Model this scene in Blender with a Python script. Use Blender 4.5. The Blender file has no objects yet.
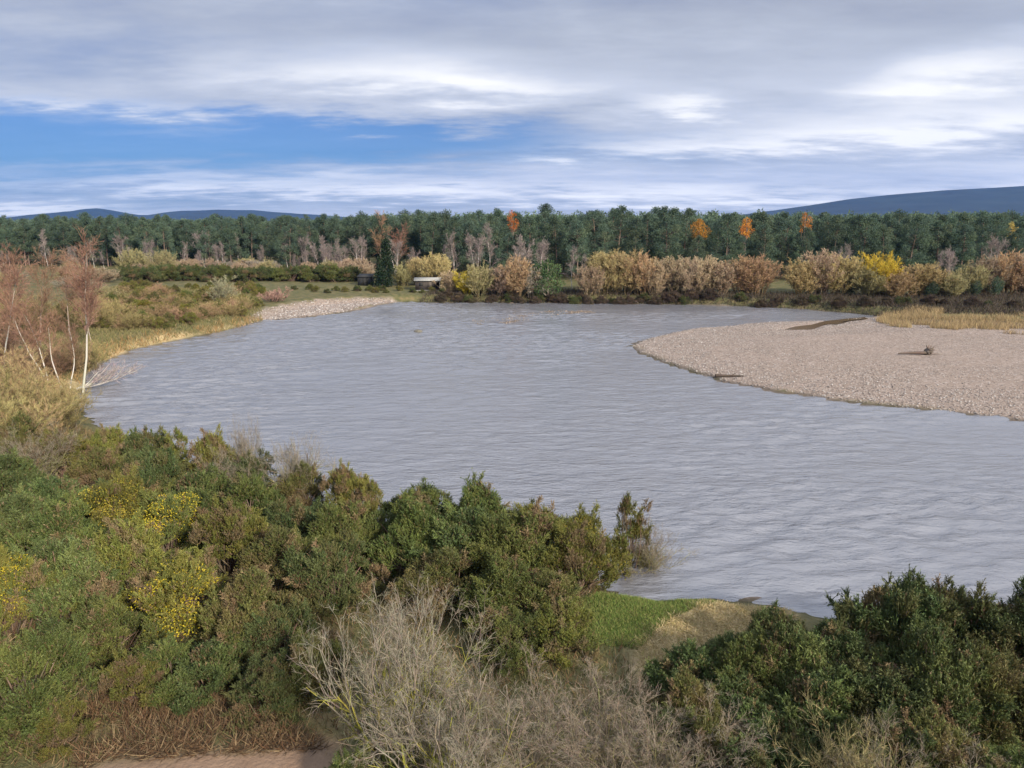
import bpy, math
import numpy as np
from math import radians as R

scene = bpy.context.scene
COL = scene.collection
rng = np.random.default_rng(11)

# ------------------------------------------------------------------ camera
CAM_Z, F, PITCH = 15.0, 740.0, math.atan(164 / 740.0)
cam = bpy.data.objects.new('camera', bpy.data.cameras.new('camera'))
COL.objects.link(cam)
cam.location = (0, 0, CAM_Z)
cam.rotation_euler = (math.pi / 2 - PITCH, 0, 0)
cam.data.sensor_width = 36.0
cam.data.lens = 36.0 * F / 1024
cam.data.clip_start = 0.2
cam.data.clip_end = 30000
scene.camera = cam

# ------------------------------------------------------------------ sun, sky, exposure
SUN_EL, SUN_AZ = R(26), R(143)          # azimuth clockwise from +Y (view direction)
sd = bpy.data.lights.new('sun', 'SUN')
sd.energy = 4.8
sd.angle = R(7)
sd.color = (1.0, 0.90, 0.76)
sun = bpy.data.objects.new('sun', sd)
COL.objects.link(sun)
sun.rotation_euler = (math.pi / 2 - SUN_EL, 0, -SUN_AZ + math.pi)
scene.view_settings.view_transform = 'Standard'
scene.view_settings.look = 'None'
scene.view_settings.gamma = 1
scene.view_settings.use_curve_mapping = False
scene.view_settings.exposure = 0.7
scene.cycles.max_bounces = 5
scene.cycles.diffuse_bounces = 2
scene.cycles.glossy_bounces = 2
scene.cycles.volume_bounces = 0
scene.cycles.transparent_max_bounces = 8
scene.cycles.use_denoising = True


def ray(px, py):
    u, v = (px - 512) / F, (384 - py) / F
    return np.array([u, math.cos(PITCH) + v * math.sin(PITCH), -math.sin(PITCH) + v * math.cos(PITCH)])


def azel(px, py):
    d = ray(px, py)
    d = d / np.linalg.norm(d)
    return math.atan2(d[0], d[1]), math.asin(d[2])


def build_world():
    w = bpy.data.worlds.new('World')
    scene.world = w
    w.use_nodes = True
    nt = w.node_tree
    nt.nodes.clear()
    N, Lk = nt.nodes.new, nt.links.new

    def m(op, a, b=None, c=None):
        n = N('ShaderNodeMath')
        n.operation = op
        for i, x in enumerate((a, b, c)):
            if x is None:
                continue
            if isinstance(x, (int, float)):
                n.inputs[i].default_value = x
            else:
                Lk(x, n.inputs[i])
        return n.outputs[0]

    tc = N('ShaderNodeTexCoord').outputs['Generated']
    sp = N('ShaderNodeSeparateXYZ')
    Lk(tc, sp.inputs[0])
    X, Y, Z = sp.outputs
    az = m('ARCTAN2', X, Y)
    el = m('ARCSINE', Z)
    # coordinates of a flat cloud deck seen in perspective
    zz = m('ADD', m('MAXIMUM', Z, 0.0), 0.10)
    cb = N('ShaderNodeCombineXYZ')
    Lk(m('DIVIDE', X, zz), cb.inputs[0])
    Lk(m('DIVIDE', Y, zz), cb.inputs[1])

    def noise(vec, scale, detail, rough, off):
        mp = N('ShaderNodeMapping')
        mp.inputs['Location'].default_value = off
        mp.inputs['Scale'].default_value = scale
        Lk(vec, mp.inputs['Vector'])
        n = N('ShaderNodeTexNoise')
        n.inputs['Scale'].default_value = 1.0
        n.inputs['Detail'].default_value = detail
        n.inputs['Roughness'].default_value = rough
        Lk(mp.outputs[0], n.inputs['Vector'])
        return n.outputs['Fac']
    n1 = noise(cb.outputs[0], (0.42, 0.75, 1), 6, 0.58, (3.1, 1.7, 0))
    n2 = noise(cb.outputs[0], (1.35, 2.2, 1), 7, 0.58, (8.1, 4.7, 2))
    n3 = noise(cb.outputs[0], (0.5, 0.5, 1), 3, 0.5, (1.1, 9.7, 5))
    # warped azimuth and elevation, so that the shapes below have torn edges
    azw = m('ADD', az, m('MULTIPLY', m('SUBTRACT', n3, 0.5), 0.35))
    elw = m('ADD', el, m('MULTIPLY', m('SUBTRACT', n2, 0.5), 0.085))

    def blob(px, py, sx, sy, amp, tilt=0.0):
        a0, e0 = azel(px, py)
        da = m('SUBTRACT', azw, a0)
        de = m('SUBTRACT', m('SUBTRACT', elw, e0), m('MULTIPLY', da, tilt))
        q = m('ADD', m('POWER', m('ABSOLUTE', m('DIVIDE', da, sx / F)), 2.0), m('POWER', m('ABSOLUTE', m('DIVIDE', de, sy / F)), 2.0))
        return m('MULTIPLY', m('EXPONENT', m('MULTIPLY', q, -1.0)), amp)

    def total(lst):
        s = lst[0]
        for q in lst[1:]:
            s = m('ADD', s, q)
        return s
    gap = total([blob(60, 142, 330, 22, 1.0), blob(360, 138, 150, 18, 0.75), blob(-330, 145, 300, 35, 0.8), blob(150, 118, 200, 9, 0.35), blob(470, 140, 150, 15, 0.42),
                 blob(620, 160, 200, 9, 0.25), blob(300, 205, 260, 9, 0.35), blob(30, 60, 150, 30, 0.22), blob(900, 165, 160, 8, 0.2),
                 blob(450, 5, 200, 20, 0.2)])
    gap = m('SUBTRACT', m('SUBTRACT', gap, m('MULTIPLY', m('SUBTRACT', n1, 0.45), 0.9)), m('MULTIPLY', m('SUBTRACT', n2, 0.47), 0.8))
    br = total([blob(390, 72, 150, 20, 0.75), blob(500, 84, 90, 12, 0.4), blob(685, 105, 42, 9, 0.8), blob(960, 72, 120, 17, 0.7, 0.10),
                blob(880, 128, 230, 12, 0.5), blob(1000, 108, 120, 30, 0.5), blob(600, 150, 220, 10, 0.5), blob(20, 212, 130, 8, 1.0),
                blob(130, 182, 260, 10, 0.35), blob(620, 185, 480, 15, 0.5), blob(860, 200, 300, 14, 0.4), blob(40, 100, 130, 6, 0.35)])
    dk = total([blob(850, 10, 330, 38, 1.0), blob(300, 20, 300, 20, 0.25), blob(120, 70, 190, 22, 0.35), blob(560, 60, 120, 16, 0.35),
                blob(820, 95, 130, 7, 0.45), blob(420, 165, 160, 6, 0.25), blob(540, 120, 140, 10, 0.3)])
    tone = m('ADD', m('ADD', m('MULTIPLY', br, 0.52), m('MULTIPLY', dk, -0.28)),
             m('ADD', m('MULTIPLY', m('SUBTRACT', n1, 0.5), 0.8), m('ADD', m('MULTIPLY', m('SUBTRACT', n2, 0.5), 0.72), 0.52)))
    rp = N('ShaderNodeValToRGB')
    e = rp.color_ramp.elements
    e[0].position, e[0].color = 0.0, (0.30, 0.325, 0.405, 1)
    e[1].position, e[1].color = 1.0, (0.90, 0.90, 0.91, 1)
    k = e.new(0.38)
    k.color = (0.41, 0.445, 0.525, 1)
    k = e.new(0.68)
    k.color = (0.56, 0.595, 0.68, 1)
    Lk(tone, rp.inputs[0])
    sky = N('ShaderNodeTexSky')
    sky.sky_type = 'NISHITA'
    sky.sun_disc = False
    sky.sun_elevation = SUN_EL
    sky.sun_rotation = SUN_AZ
    tint = N('ShaderNodeMix')
    tint.data_type = 'RGBA'
    tint.blend_type = 'MULTIPLY'
    tint.inputs['Factor'].default_value = 1
    Lk(sky.outputs[0], tint.inputs[6])
    tint.inputs[7].default_value = (0.21, 0.49, 1.0, 1)
    b1 = N('ShaderNodeBackground')
    Lk(tint.outputs[2], b1.inputs[0])
    b1.inputs[1].default_value = 0.058
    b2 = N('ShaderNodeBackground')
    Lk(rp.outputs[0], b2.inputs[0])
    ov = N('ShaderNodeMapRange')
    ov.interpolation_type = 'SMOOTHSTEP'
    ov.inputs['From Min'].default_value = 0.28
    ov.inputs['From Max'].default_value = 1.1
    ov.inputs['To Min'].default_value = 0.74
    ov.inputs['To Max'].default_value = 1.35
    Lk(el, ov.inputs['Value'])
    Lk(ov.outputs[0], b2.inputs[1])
    mr = N('ShaderNodeMapRange')
    mr.interpolation_type = 'SMOOTHSTEP'
    mr.inputs['From Min'].default_value = -0.18
    mr.inputs['From Max'].default_value = 1.2
    Lk(gap, mr.inputs['Value'])
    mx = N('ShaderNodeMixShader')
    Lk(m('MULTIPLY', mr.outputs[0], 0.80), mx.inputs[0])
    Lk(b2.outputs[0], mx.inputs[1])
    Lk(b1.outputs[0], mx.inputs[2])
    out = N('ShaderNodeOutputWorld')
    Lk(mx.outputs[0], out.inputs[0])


build_world()


# ------------------------------------------------------------------ helpers
def at(px, py, z=0.0):
    d = ray(px, py)
    t = (z - CAM_Z) / d[2]
    return np.array([d[0] * t, d[1] * t])


def poly(pts, z=0.0):
    return np.array([at(a, b, z) for a, b in pts])


def sdf(P, pg):
    """signed distance to a closed polygon, negative inside"""
    P = np.asarray(P, float)
    d = np.full(len(P), 1e18)
    ins = np.zeros(len(P), bool)
    for a, b in zip(pg, np.roll(pg, -1, 0)):
        e = b - a
        w = P - a
        t = np.clip((w @ e) / (e @ e + 1e-12), 0, 1)
        q = w - t[:, None] * e
        d = np.minimum(d, (q * q).sum(1))
        c = (a[1] > P[:, 1]) != (b[1] > P[:, 1])
        with np.errstate(divide='ignore', invalid='ignore'):
            ins ^= c & (P[:, 0] < e[0] * (P[:, 1] - a[1]) / (e[1] if e[1] else 1e-12) + a[0])
    return np.where(ins, -1, 1) * np.sqrt(d)


def sstep(a, b, x):
    t = np.clip((x - a) / (b - a), 0, 1)
    return t * t * (3 - 2 * t)


_lat = np.random.default_rng(5).random((64, 64))


def vnoise(x, y):
    xi, yi = np.floor(x).astype(int), np.floor(y).astype(int)
    fx, fy = x - xi, y - yi
    fx, fy = fx * fx * (3 - 2 * fx), fy * fy * (3 - 2 * fy)
    g = lambda i, j: _lat[i % 64, j % 64]
    return (g(xi, yi) * (1 - fx) + g(xi + 1, yi) * fx) * (1 - fy) + (g(xi, yi + 1) * (1 - fx) + g(xi + 1, yi + 1) * fx) * fy - 0.5


def fbm(x, y, o=4):
    s, a = 0, 1.0
    for i in range(o):
        s = s + a * vnoise(x * 2 ** i + 17.3 * i, y * 2 ** i + 9.1 * i)
        a *= 0.5
    return s


def mesh_obj(name, V, T, mat, parent=None, col=None, smooth=False, attrs=None):
    me = bpy.data.meshes.new(name)
    V = np.asarray(V, np.float32).reshape(-1, 3)
    T = np.asarray(T, np.int32)
    k = T.shape[1]
    me.vertices.add(len(V))
    me.vertices.foreach_set('co', V.ravel())
    me.loops.add(T.size)
    me.loops.foreach_set('vertex_index', T.ravel())
    me.polygons.add(len(T))
    me.polygons.foreach_set('loop_start', np.arange(0, T.size, k, dtype=np.int32))
    me.polygons.foreach_set('loop_total', np.full(len(T), k, np.int32))
    if smooth:
        me.polygons.foreach_set('use_smooth', np.ones(len(T), bool))
    me.update(calc_edges=True)
    for nm, c in ([('Col', col)] if col is not None else []) + list((attrs or {}).items()):
        at_ = me.attributes.new(nm, 'FLOAT_COLOR', 'POINT')
        c = np.asarray(c, np.float32)
        if c.shape[1] == 3:
            c = np.concatenate([c, np.ones((len(c), 1), np.float32)], 1)
        at_.data.foreach_set('color', c.ravel())
    me.materials.append(mat)
    o = bpy.data.objects.new(name, me)
    COL.objects.link(o)
    if parent:
        o.parent = parent
    return o


def empty(name, loc=(0, 0, 0), rz=0.0, s=1.0):
    o = bpy.data.objects.new(name, None)
    o.empty_display_size = 0.3
    COL.objects.link(o)
    o.location = loc
    o.rotation_euler = (0, 0, rz)
    o.scale = (s, s, s) if np.isscalar(s) else s
    return o


def tag(o, label=None, cat=None, group=None, kind=None):
    if label:
        o['label'] = label
    if cat:
        o['category'] = cat
    if group:
        o['group'] = group
    if kind:
        o['kind'] = kind
    return o


_first = {}


def place(proto, loc, rz, s, label, cat, group=None):
    """first use moves the prototype itself, later ones copy it and its parts"""
    if proto.name not in _first:
        _first[proto.name] = 1
        o = proto
    else:
        o = proto.copy()
        COL.objects.link(o)
        for ch in proto.children:
            c = ch.copy()
            COL.objects.link(c)
            c.parent = o
    o.location = loc
    o.rotation_euler = (0, 0, rz)
    o.scale = (s, s, s) if np.isscalar(s) else s
    for k in ('label', 'category', 'group'):
        if k in o:
            del o[k]
    return tag(o, label, cat, group)


def drop_unused(protos):
    for p in protos:
        if p.name not in _first:
            for c in list(p.children):
                bpy.data.objects.remove(c)
            bpy.data.objects.remove(p)


# ------------------------------------------------------------------ materials
def mat_attr(name, rough=0.75, vary=0.25, transl=0.0, spec=0.25):
    """base colour from the mesh's own per-leaf colour, with a small change of tone from plant to plant"""
    m = bpy.data.materials.new(name)
    m.use_nodes = True
    nt = m.node_tree
    b = nt.nodes['Principled BSDF']
    a = nt.nodes.new('ShaderNodeAttribute')
    a.attribute_name = 'Col'
    oi = nt.nodes.new('ShaderNodeObjectInfo')
    hs = nt.nodes.new('ShaderNodeHueSaturation')
    mr = nt.nodes.new('ShaderNodeMapRange')
    mr.inputs['To Min'].default_value = 1 - vary
    mr.inputs['To Max'].default_value = 1 + vary
    nt.links.new(oi.outputs['Random'], mr.inputs['Value'])
    nt.links.new(mr.outputs[0], hs.inputs['Value'])
    mh = nt.nodes.new('ShaderNodeMath')
    mh.operation = 'MULTIPLY'
    mh.inputs[1].default_value = 7.31
    nt.links.new(oi.outputs['Random'], mh.inputs[0])
    fr = nt.nodes.new('ShaderNodeMath')
    fr.operation = 'FRACT'
    nt.links.new(mh.outputs[0], fr.inputs[0])
    mr2 = nt.nodes.new('ShaderNodeMapRange')
    mr2.inputs['To Min'].default_value = 0.5 - 0.08 * vary
    mr2.inputs['To Max'].default_value = 0.5 + 0.08 * vary
    nt.links.new(fr.outputs[0], mr2.inputs['Value'])
    nt.links.new(mr2.outputs[0], hs.inputs['Hue'])
    nt.links.new(a.outputs['Color'], hs.inputs['Color'])
    nt.links.new(hs.outputs[0], b.inputs['Base Color'])
    b.inputs['Roughness'].default_value = rough
    b.inputs['Specular IOR Level'].default_value = spec
    if transl:
        tr = nt.nodes.new('ShaderNodeBsdfTranslucent')
        nt.links.new(hs.outputs[0], tr.inputs['Color'])
        mx = nt.nodes.new('ShaderNodeMixShader')
        mx.inputs[0].default_value = transl
        nt.links.new(b.outputs[0], mx.inputs[1])
        nt.links.new(tr.outputs[0], mx.inputs[2])
        nt.links.new(mx.outputs[0], nt.nodes['Material Output'].inputs['Surface'])
    return m


def mat_noise(name, c1, c2, scale, rough=0.85, bump=0.3, stretch=(1, 1, 1), detail=6):
    m = bpy.data.materials.new(name)
    m.use_nodes = True
    nt = m.node_tree
    b = nt.nodes['Principled BSDF']
    tc = nt.nodes.new('ShaderNodeTexCoord')
    mp = nt.nodes.new('ShaderNodeMapping')
    mp.inputs['Scale'].default_value = stretch
    nt.links.new(tc.outputs['Object'], mp.inputs[0])
    n = nt.nodes.new('ShaderNodeTexNoise')
    n.inputs['Scale'].default_value = scale
    n.inputs['Detail'].default_value = detail
    n.inputs['Roughness'].default_value = 0.65
    nt.links.new(mp.outputs[0], n.inputs['Vector'])
    r = nt.nodes.new('ShaderNodeValToRGB')
    r.color_ramp.elements[0].position = 0.33
    r.color_ramp.elements[1].position = 0.67
    r.color_ramp.elements[0].color = (*c1, 1)
    r.color_ramp.elements[1].color = (*c2, 1)
    nt.links.new(n.outputs['Fac'], r.inputs[0])
    nt.links.new(r.outputs[0], b.inputs['Base Color'])
    b.inputs['Roughness'].default_value = rough
    if bump:
        bp = nt.nodes.new('ShaderNodeBump')
        bp.inputs['Strength'].default_value = bump
        bp.inputs['Distance'].default_value = 0.1
        nt.links.new(n.outputs['Fac'], bp.inputs['Height'])
        nt.links.new(bp.outputs[0], b.inputs['Normal'])
    return m


M_LEAF = mat_attr('gorse_foliage', 0.6, 0.16, 0.16)
M_NEEDLE = mat_attr('pine_needles', 0.65, 0.24, 0.4)
M_TWIG = mat_attr('bare_twigs', 0.85, 0.14, 0.3)
M_BARK = mat_attr('bark', 0.9, 0.1)
M_FLOWER = mat_attr('gorse_flowers', 0.6, 0.08, 0.2)
M_GRASS = mat_attr('grass_blades', 0.75, 0.0, 0.2)
M_STONE = mat_attr('river_stones', 0.85, 0.0)
M_WOOD = mat_noise('weathered_driftwood', (0.055, 0.042, 0.034), (0.13, 0.105, 0.085), 6, stretch=(1, 1, 1))

# ------------------------------------------------------------------ layout of river and banks (world metres)
WATER = poly([(40, 384), (86, 396), (84, 380), (100, 364), (130, 351), (165, 343), (200, 336), (235, 329), (258, 322.5), (300, 318), (340, 313),
              (378, 305), (400, 302.5), (500, 302.5), (600, 303), (700, 304.5), (760, 307), (800, 309), (850, 313), (884, 316.5),
              (874, 318.5), (830, 321.5), (760, 322.5), (700, 328.5), (650, 338), (631, 346), (640, 353), (680, 368), (720, 381), (780, 391.5),
              (850, 402), (930, 411), (1024, 421), (1200, 440), (1600, 480), (1700, 800), (1300, 720), (1100, 672), (900, 632), (800, 610), (740, 603),
              (690, 600), (655, 604), (600, 590), (520, 565), (400, 532), (300, 500), (200, 470), (110, 436), (78, 404)])
BAR_RIGHT = poly([(631, 346), (640, 353), (680, 368), (720, 381), (780, 391.5), (850, 402), (930, 411), (1024, 421), (1200, 440), (1600, 480),
                  (1900, 400), (1300, 352), (1100, 338), (1000, 331), (940, 328), (900, 325), (884, 321), (874, 318.5), (830, 321.5), (760, 322.5), (700, 328.5),
                  (650, 338)])
BAR_LEFT = poly([(236, 329), (258, 322.5), (300, 318), (340, 313), (378, 305), (402, 302.3), (345, 303.5), (305, 307), (275, 313), (248, 322)])
POOL = poly([(782, 331), (796, 328), (812, 326.5), (826, 323.5), (846, 321.6), (866, 320), (868, 321.5), (852, 323), (838, 325.8), (822, 327.2), (808, 331.5), (794, 332)])
LAWN = poly([(606, 600), (650, 596), (700, 600), (712, 607), (665, 625), (640, 648), (606, 650), (590, 625)], 0.9)
STRAW = poly([(700, 606), (790, 610), (800, 640), (720, 670), (640, 690), (636, 650), (668, 624)], 0.9)
PATH = poly([(70, 775), (110, 752), (200, 742), (330, 735), (345, 790), (60, 790)], 1.6)
SHOAL = poly([(452, 322), (500, 314), (560, 309), (610, 309), (600, 313), (560, 318), (500, 325), (460, 327)])


def ground_z(P):
    P = np.asarray(P, float).reshape(-1, 2)
    x, y = P[:, 0], P[:, 1]
    wob = 0.9 * fbm(x * 0.16, y * 0.16, 4)
    dw = sdf(P, WATER) + wob * np.clip(y / 80, 0.35, 1.6) + 0.45 * fbm(x * 0.7 + 5, y * 0.7, 3)
    dp = sdf(P, POOL)
    bar = sstep(1.0, -2.0, np.minimum(sdf(P, BAR_RIGHT), sdf(P, BAR_LEFT)))
    steep = 1.25 * sstep(-0.3, 3.0, dw) + 0.35 * sstep(3, 30, dw)
    flat = np.where(x > 0, 0.045, 0.02) * np.clip(dw, -1, 16) + 0.10 * np.clip(dw / 2, -1, 1)
    out = steep * (1 - bar) + flat * bar
    h = np.where(dw > 0, out, -0.9 * sstep(0, 7, -dw) - 0.03)
    h = np.where(dw > 0, np.minimum(h, out), h)
    h = h + (0.16 * fbm(x * 0.35, y * 0.35, 3) * (1 - bar) + 0.08 * fbm(x * 0.9, y * 0.9, 3) * bar) * sstep(0.2, 3, dw)
    h = h + (0.40 + 0.08 * fbm(x * 0.6, y * 0.6) - h) * sstep(9, 1, dp) * sstep(0.3, 2, dw)
    h = h - 0.32 * sstep(1.6, -1.4, dp + 0.9 * fbm(x * 0.45, y * 0.3)) * sstep(0.3, 2, dw)
    ds = sdf(P, SHOAL)
    h = h + (-0.02 + 0.12 * fbm(x * 0.5, y * 0.5) - h) * sstep(1.5, -1.5, ds) * 0.98
    # the slope the viewpoint stands on
    hill = np.clip(12.6 - 0.92 * y, -50, 6.0) - 5.5 * np.maximum(sstep(-6, -26, y), sstep(7, 22, np.abs(x + 1))) + 0.4 * fbm(x * 0.3, y * 0.3)
    h = np.where(y < 20, np.maximum(h, hill), h)
    k = np.clip(1 - np.abs(hill - h) / 1.5, 0, 1)
    return h + np.where(y < 20, 0.2 * k, 0)


def gz(x, y):
    return float(ground_z([[x, y]])[0])


def gpos(px, py):
    """where a pixel's sight line meets the ground"""
    z = 1.0
    for _ in range(4):
        p = at(px, py, z)
        z = gz(*p)
    return p[0], p[1], z


def pos_at(px, depth):
    x = (px - 512) / F * (depth * math.cos(PITCH) + 13 * math.sin(PITCH))
    return x, depth, gz(x, depth)


# ------------------------------------------------------------------ ground, one sheet to the horizon
def axis(lo, hi, step, far, g=1.12):
    a = list(np.arange(lo, hi + 1e-6, step))
    s = step
    while a[-1] < far:
        s *= g
        a.append(a[-1] + s)
    s = step
    while a[0] > -far:
        s *= g
        a.insert(0, a[0] - s)
    return np.array(a)


gx = axis(-95, 110, 0.55, 9000)
gy1 = axis(8, 60, 0.4, 60)
gy = np.array(sorted(set(np.round(np.concatenate([axis(10, 150, 0.55, 12000)]), 4))))
gy = gy[gy > -400]
GX, GY = np.meshgrid(gx, gy)
GP = np.stack([GX.ravel(), GY.ravel()], 1)
GH = ground_z(GP)
nx, ny = len(gx), len(gy)
ii = (np.arange(ny - 1)[:, None] * nx + np.arange(nx - 1)[None, :]).ravel()
quads = np.stack([ii, ii + 1, ii + nx + 1, ii + nx], 1)
dbar = np.minimum(sdf(GP, BAR_RIGHT), sdf(GP, BAR_LEFT))
mk = np.zeros((len(GP), 4), np.float32)
wz = fbm(GP[:, 0] * 0.7, GP[:, 1] * 0.7) * 1.2
mk[:, 0] = np.maximum(sstep(0.8, -0.8, dbar + wz), sstep(0.1, -0.8, sdf(GP, WATER)))
mk[:, 1] = sstep(0.8, -0.8, sdf(GP, LAWN) + 0.9 * wz)
dst = np.minimum(sdf(GP, STRAW), np.where((GP[:, 1] > 60) & (GP[:, 0] < -28), np.abs(sdf(GP, WATER) - 0.6) - 0.5, 99))
mk[:, 2] = sstep(0.8, -0.8, dst + 0.9 * wz)
mk[:, 3] = sstep(0.4, -0.4, sdf(GP, PATH) + 0.4 * wz)


def ground_material():
    m = bpy.data.materials.new('ground')
    m.use_nodes = True
    nt = m.node_tree
    N, L = nt.nodes.new, nt.links.new
    b = nt.nodes['Principled BSDF']
    tc = N('ShaderNodeTexCoord').outputs['Object']

    def ns(scale, det=6, rough=0.6):
        n = N('ShaderNodeTexNoise')
        n.inputs['Scale'].default_value = scale
        n.inputs['Detail'].default_value = det
        n.inputs['Roughness'].default_value = rough
        L(tc, n.inputs['Vector'])
        return n.outputs['Fac']

    def ramp(f, *st):
        r = N('ShaderNodeValToRGB')
        el = r.color_ramp.elements
        while len(el) < len(st):
            el.new(0.5)
        for e, (p, c) in zip(el, st):
            e.position, e.color = p, (*c, 1)
        L(f, r.inputs[0])
        return r.outputs[0]

    def mix(f, a, c):
        x = N('ShaderNodeMix')
        x.data_type = 'RGBA'
        L(f, x.inputs['Factor'])
        L(a, x.inputs[6])
        L(c, x.inputs[7])
        return x.outputs[2]
    n_lo, n_mid, n_hi = ns(0.12), ns(0.9), ns(7)
    rough_ = ramp(n_mid, (0.3, (0.055, 0.06, 0.025)), (0.5, (0.10, 0.095, 0.04)), (0.7, (0.17, 0.13, 0.065)))
    lawn = ramp(n_mid, (0.3, (0.09, 0.12, 0.035)), (0.7, (0.16, 0.18, 0.06)))
    straw = ramp(n_hi, (0.3, (0.30, 0.22, 0.11)), (0.7, (0.52, 0.41, 0.23)))
    earth = ramp(n_mid, (0.3, (0.17, 0.11, 0.075)), (0.7, (0.26, 0.18, 0.125)))
    vo = N('ShaderNodeTexVoronoi')
    vo.inputs['Scale'].default_value = 5.5
    L(tc, vo.inputs['Vector'])
    sep = N('ShaderNodeSeparateColor')
    L(vo.outputs['Color'], sep.inputs[0])
    stone = ramp(sep.outputs[0], (0.0, (0.15, 0.12, 0.10)), (0.45, (0.23, 0.185, 0.155)), (0.8, (0.30, 0.25, 0.215)), (1.0, (0.42, 0.375, 0.35)))
    sand = ramp(n_lo, (0.35, (0.24, 0.185, 0.15)), (0.65, (0.28, 0.215, 0.178)))
    mm = N('ShaderNodeMath')
    mm.operation = 'MULTIPLY'
    L(n_mid, mm.inputs[0])
    mm.inputs[1].default_value = 0.9
    gravel = mix(mm.outputs[0], stone, sand)
    at_ = N('ShaderNodeAttribute')
    at_.attribute_name = 'Zone'
    s2 = N('ShaderNodeSeparateColor')
    L(at_.outputs['Color'], s2.inputs[0])
    c = mix(s2.outputs[1], rough_, lawn)
    c = mix(s2.outputs[2], c, straw)
    c = mix(s2.outputs[0], c, gravel)
    c = mix(at_.outputs['Alpha'], c, earth)
    gp = N('ShaderNodeNewGeometry')
    sz = N('ShaderNodeSeparateXYZ')
    L(gp.outputs['Position'], sz.inputs[0])
    wet = N('ShaderNodeMapRange')                      # wet margin just above the water level
    for k_, v_ in (('From Min', 0.03), ('From Max', 0.14), ('To Min', 0.5), ('To Max', 1.0)):
        wet.inputs[k_].default_value = v_
    L(sz.outputs[2], wet.inputs['Value'])
    wm = N('ShaderNodeMix')
    wm.data_type = 'RGBA'
    wm.blend_type = 'MULTIPLY'
    wm.inputs['Factor'].default_value = 1
    L(c, wm.inputs[6])
    L(wet.outputs[0], wm.inputs[7])
    c = wm.outputs[2]
    L(c, b.inputs['Base Color'])
    b.inputs['Roughness'].default_value = 0.9
    b.inputs['Specular IOR Level'].default_value = 0.2
    bp = N('ShaderNodeBump')
    bp.inputs['Strength'].default_value = 0.6
    bp.inputs['Distance'].default_value = 0.12
    L(n_hi, bp.inputs['Height'])
    L(bp.outputs[0], b.inputs['Normal'])
    return m


ground = mesh_obj('ground', np.stack([GP[:, 0], GP[:, 1], GH], 1), quads, ground_material(), attrs={'Zone': mk}, smooth=True)
tag(ground, kind='structure')


# ------------------------------------------------------------------ river
def water_material(name, base, ior, scale_mul=1.0, strength=1.0):
    m = bpy.data.materials.new(name)
    m.use_nodes = True
    nt = m.node_tree
    N, L = nt.nodes.new, nt.links.new
    b = nt.nodes['Principled BSDF']
    tc = N('ShaderNodeTexCoord').outputs['Object']

    def ns(sc, det, rough, off=(0, 0, 0), rot=0.0):
        mp = N('ShaderNodeMapping')
        mp.inputs['Scale'].default_value = [s * scale_mul for s in sc]
        mp.inputs['Location'].default_value = off
        mp.inputs['Rotation'].default_value = (0, 0, rot)
        L(tc, mp.inputs[0])
        n = N('ShaderNodeTexNoise')
        n.inputs['Scale'].default_value = 1
        n.inputs['Detail'].default_value = det
        n.inputs['Roughness'].default_value = rough
        L(mp.outputs[0], n.inputs['Vector'])
        return n.outputs['Fac']

    def m2(op, a, c):
        x = N('ShaderNodeMath')
        x.operation = op
        for i, q in enumerate((a, c)):
            if isinstance(q, (int, float)):
                x.inputs[i].default_value = q
            else:
                L(q, x.inputs[i])
        return x.outputs[0]
    big = ns((0.30, 0.85, 1), 5, 0.66, rot=0.12)
    sml = ns((1.5, 3.0, 1), 5, 0.65, (5, 3, 0), rot=-0.15)
    patch = ns((0.03, 0.06, 1), 4, 0.6, (9, 1, 0), rot=0.3)
    # wind-roughened reaches and slicks
    mr = N('ShaderNodeMapRange')
    mr.inputs['From Min'].default_value = 0.38
    mr.inputs['From Max'].default_value = 0.62
    mr.inputs['To Min'].default_value = 0.22
    mr.inputs['To Max'].default_value = 1.0
    L(patch, mr.inputs['Value'])
    lets = ns((0.55, 1.5, 1), 3, 0.55, (31, 7, 0), rot=0.05)          # scattered steeper wavelets
    lets = m2('MAXIMUM', m2('SUBTRACT', lets, 0.54), 0.0)
    hgt = m2('ADD', m2('ADD', m2('MULTIPLY', big, 0.45), m2('MULTIPLY', sml, 0.16)), m2('MULTIPLY', lets, 0.55))
    bp = N('ShaderNodeBump')
    L(m2('MULTIPLY', mr.outputs[0], 1.0 * strength), bp.inputs['Strength'])
    bp.inputs['Distance'].default_value = 1.15
    L(hgt, bp.inputs['Height'])
    L(bp.outputs[0], b.inputs['Normal'])
    b.inputs['Base Color'].default_value = (*base, 1)
    b.inputs['Roughness'].default_value = 0.2
    b.inputs['IOR'].default_value = ior
    return m


wx = np.concatenate([np.linspace(-140, -76, 40), np.arange(-75.7, 92, 0.36), np.linspace(92.5, 330, 90)])
wy = np.concatenate([np.linspace(8, 26, 40), np.arange(26.3, 70, 0.22), np.arange(70, 158, 0.36)])
WX, WY = np.meshgrid(wx, wy)
fx_, fy_ = WX.ravel(), WY.ravel()
ux, uy = fx_ * 0.985 + fy_ * 0.17, fy_ * 0.985 - fx_ * 0.17            # wind a little across the view
calm = sstep(-0.22, 0.22, fbm(ux * 0.045 + 3, uy * 0.09 + 8, 3))            # rougher reaches and slicks
warp = 1.4 * fbm(ux * 0.2 + 40, uy * 0.2, 2)
chop = 1 - np.abs(2 * vnoise(ux * 0.50 + warp, uy * 1.25 + 1.3 * warp)) * 1.6
fine_ = 1 - np.abs(2 * vnoise(ux * 0.95 + 19 + warp, uy * 2.0)) * 1.6
WZ = (0.30 + 0.70 * calm) * (0.10 * chop + 0.085 * fine_ + 0.05 * fbm(ux * 0.22 + 7, uy * 0.5, 3)) - 0.045
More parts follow.
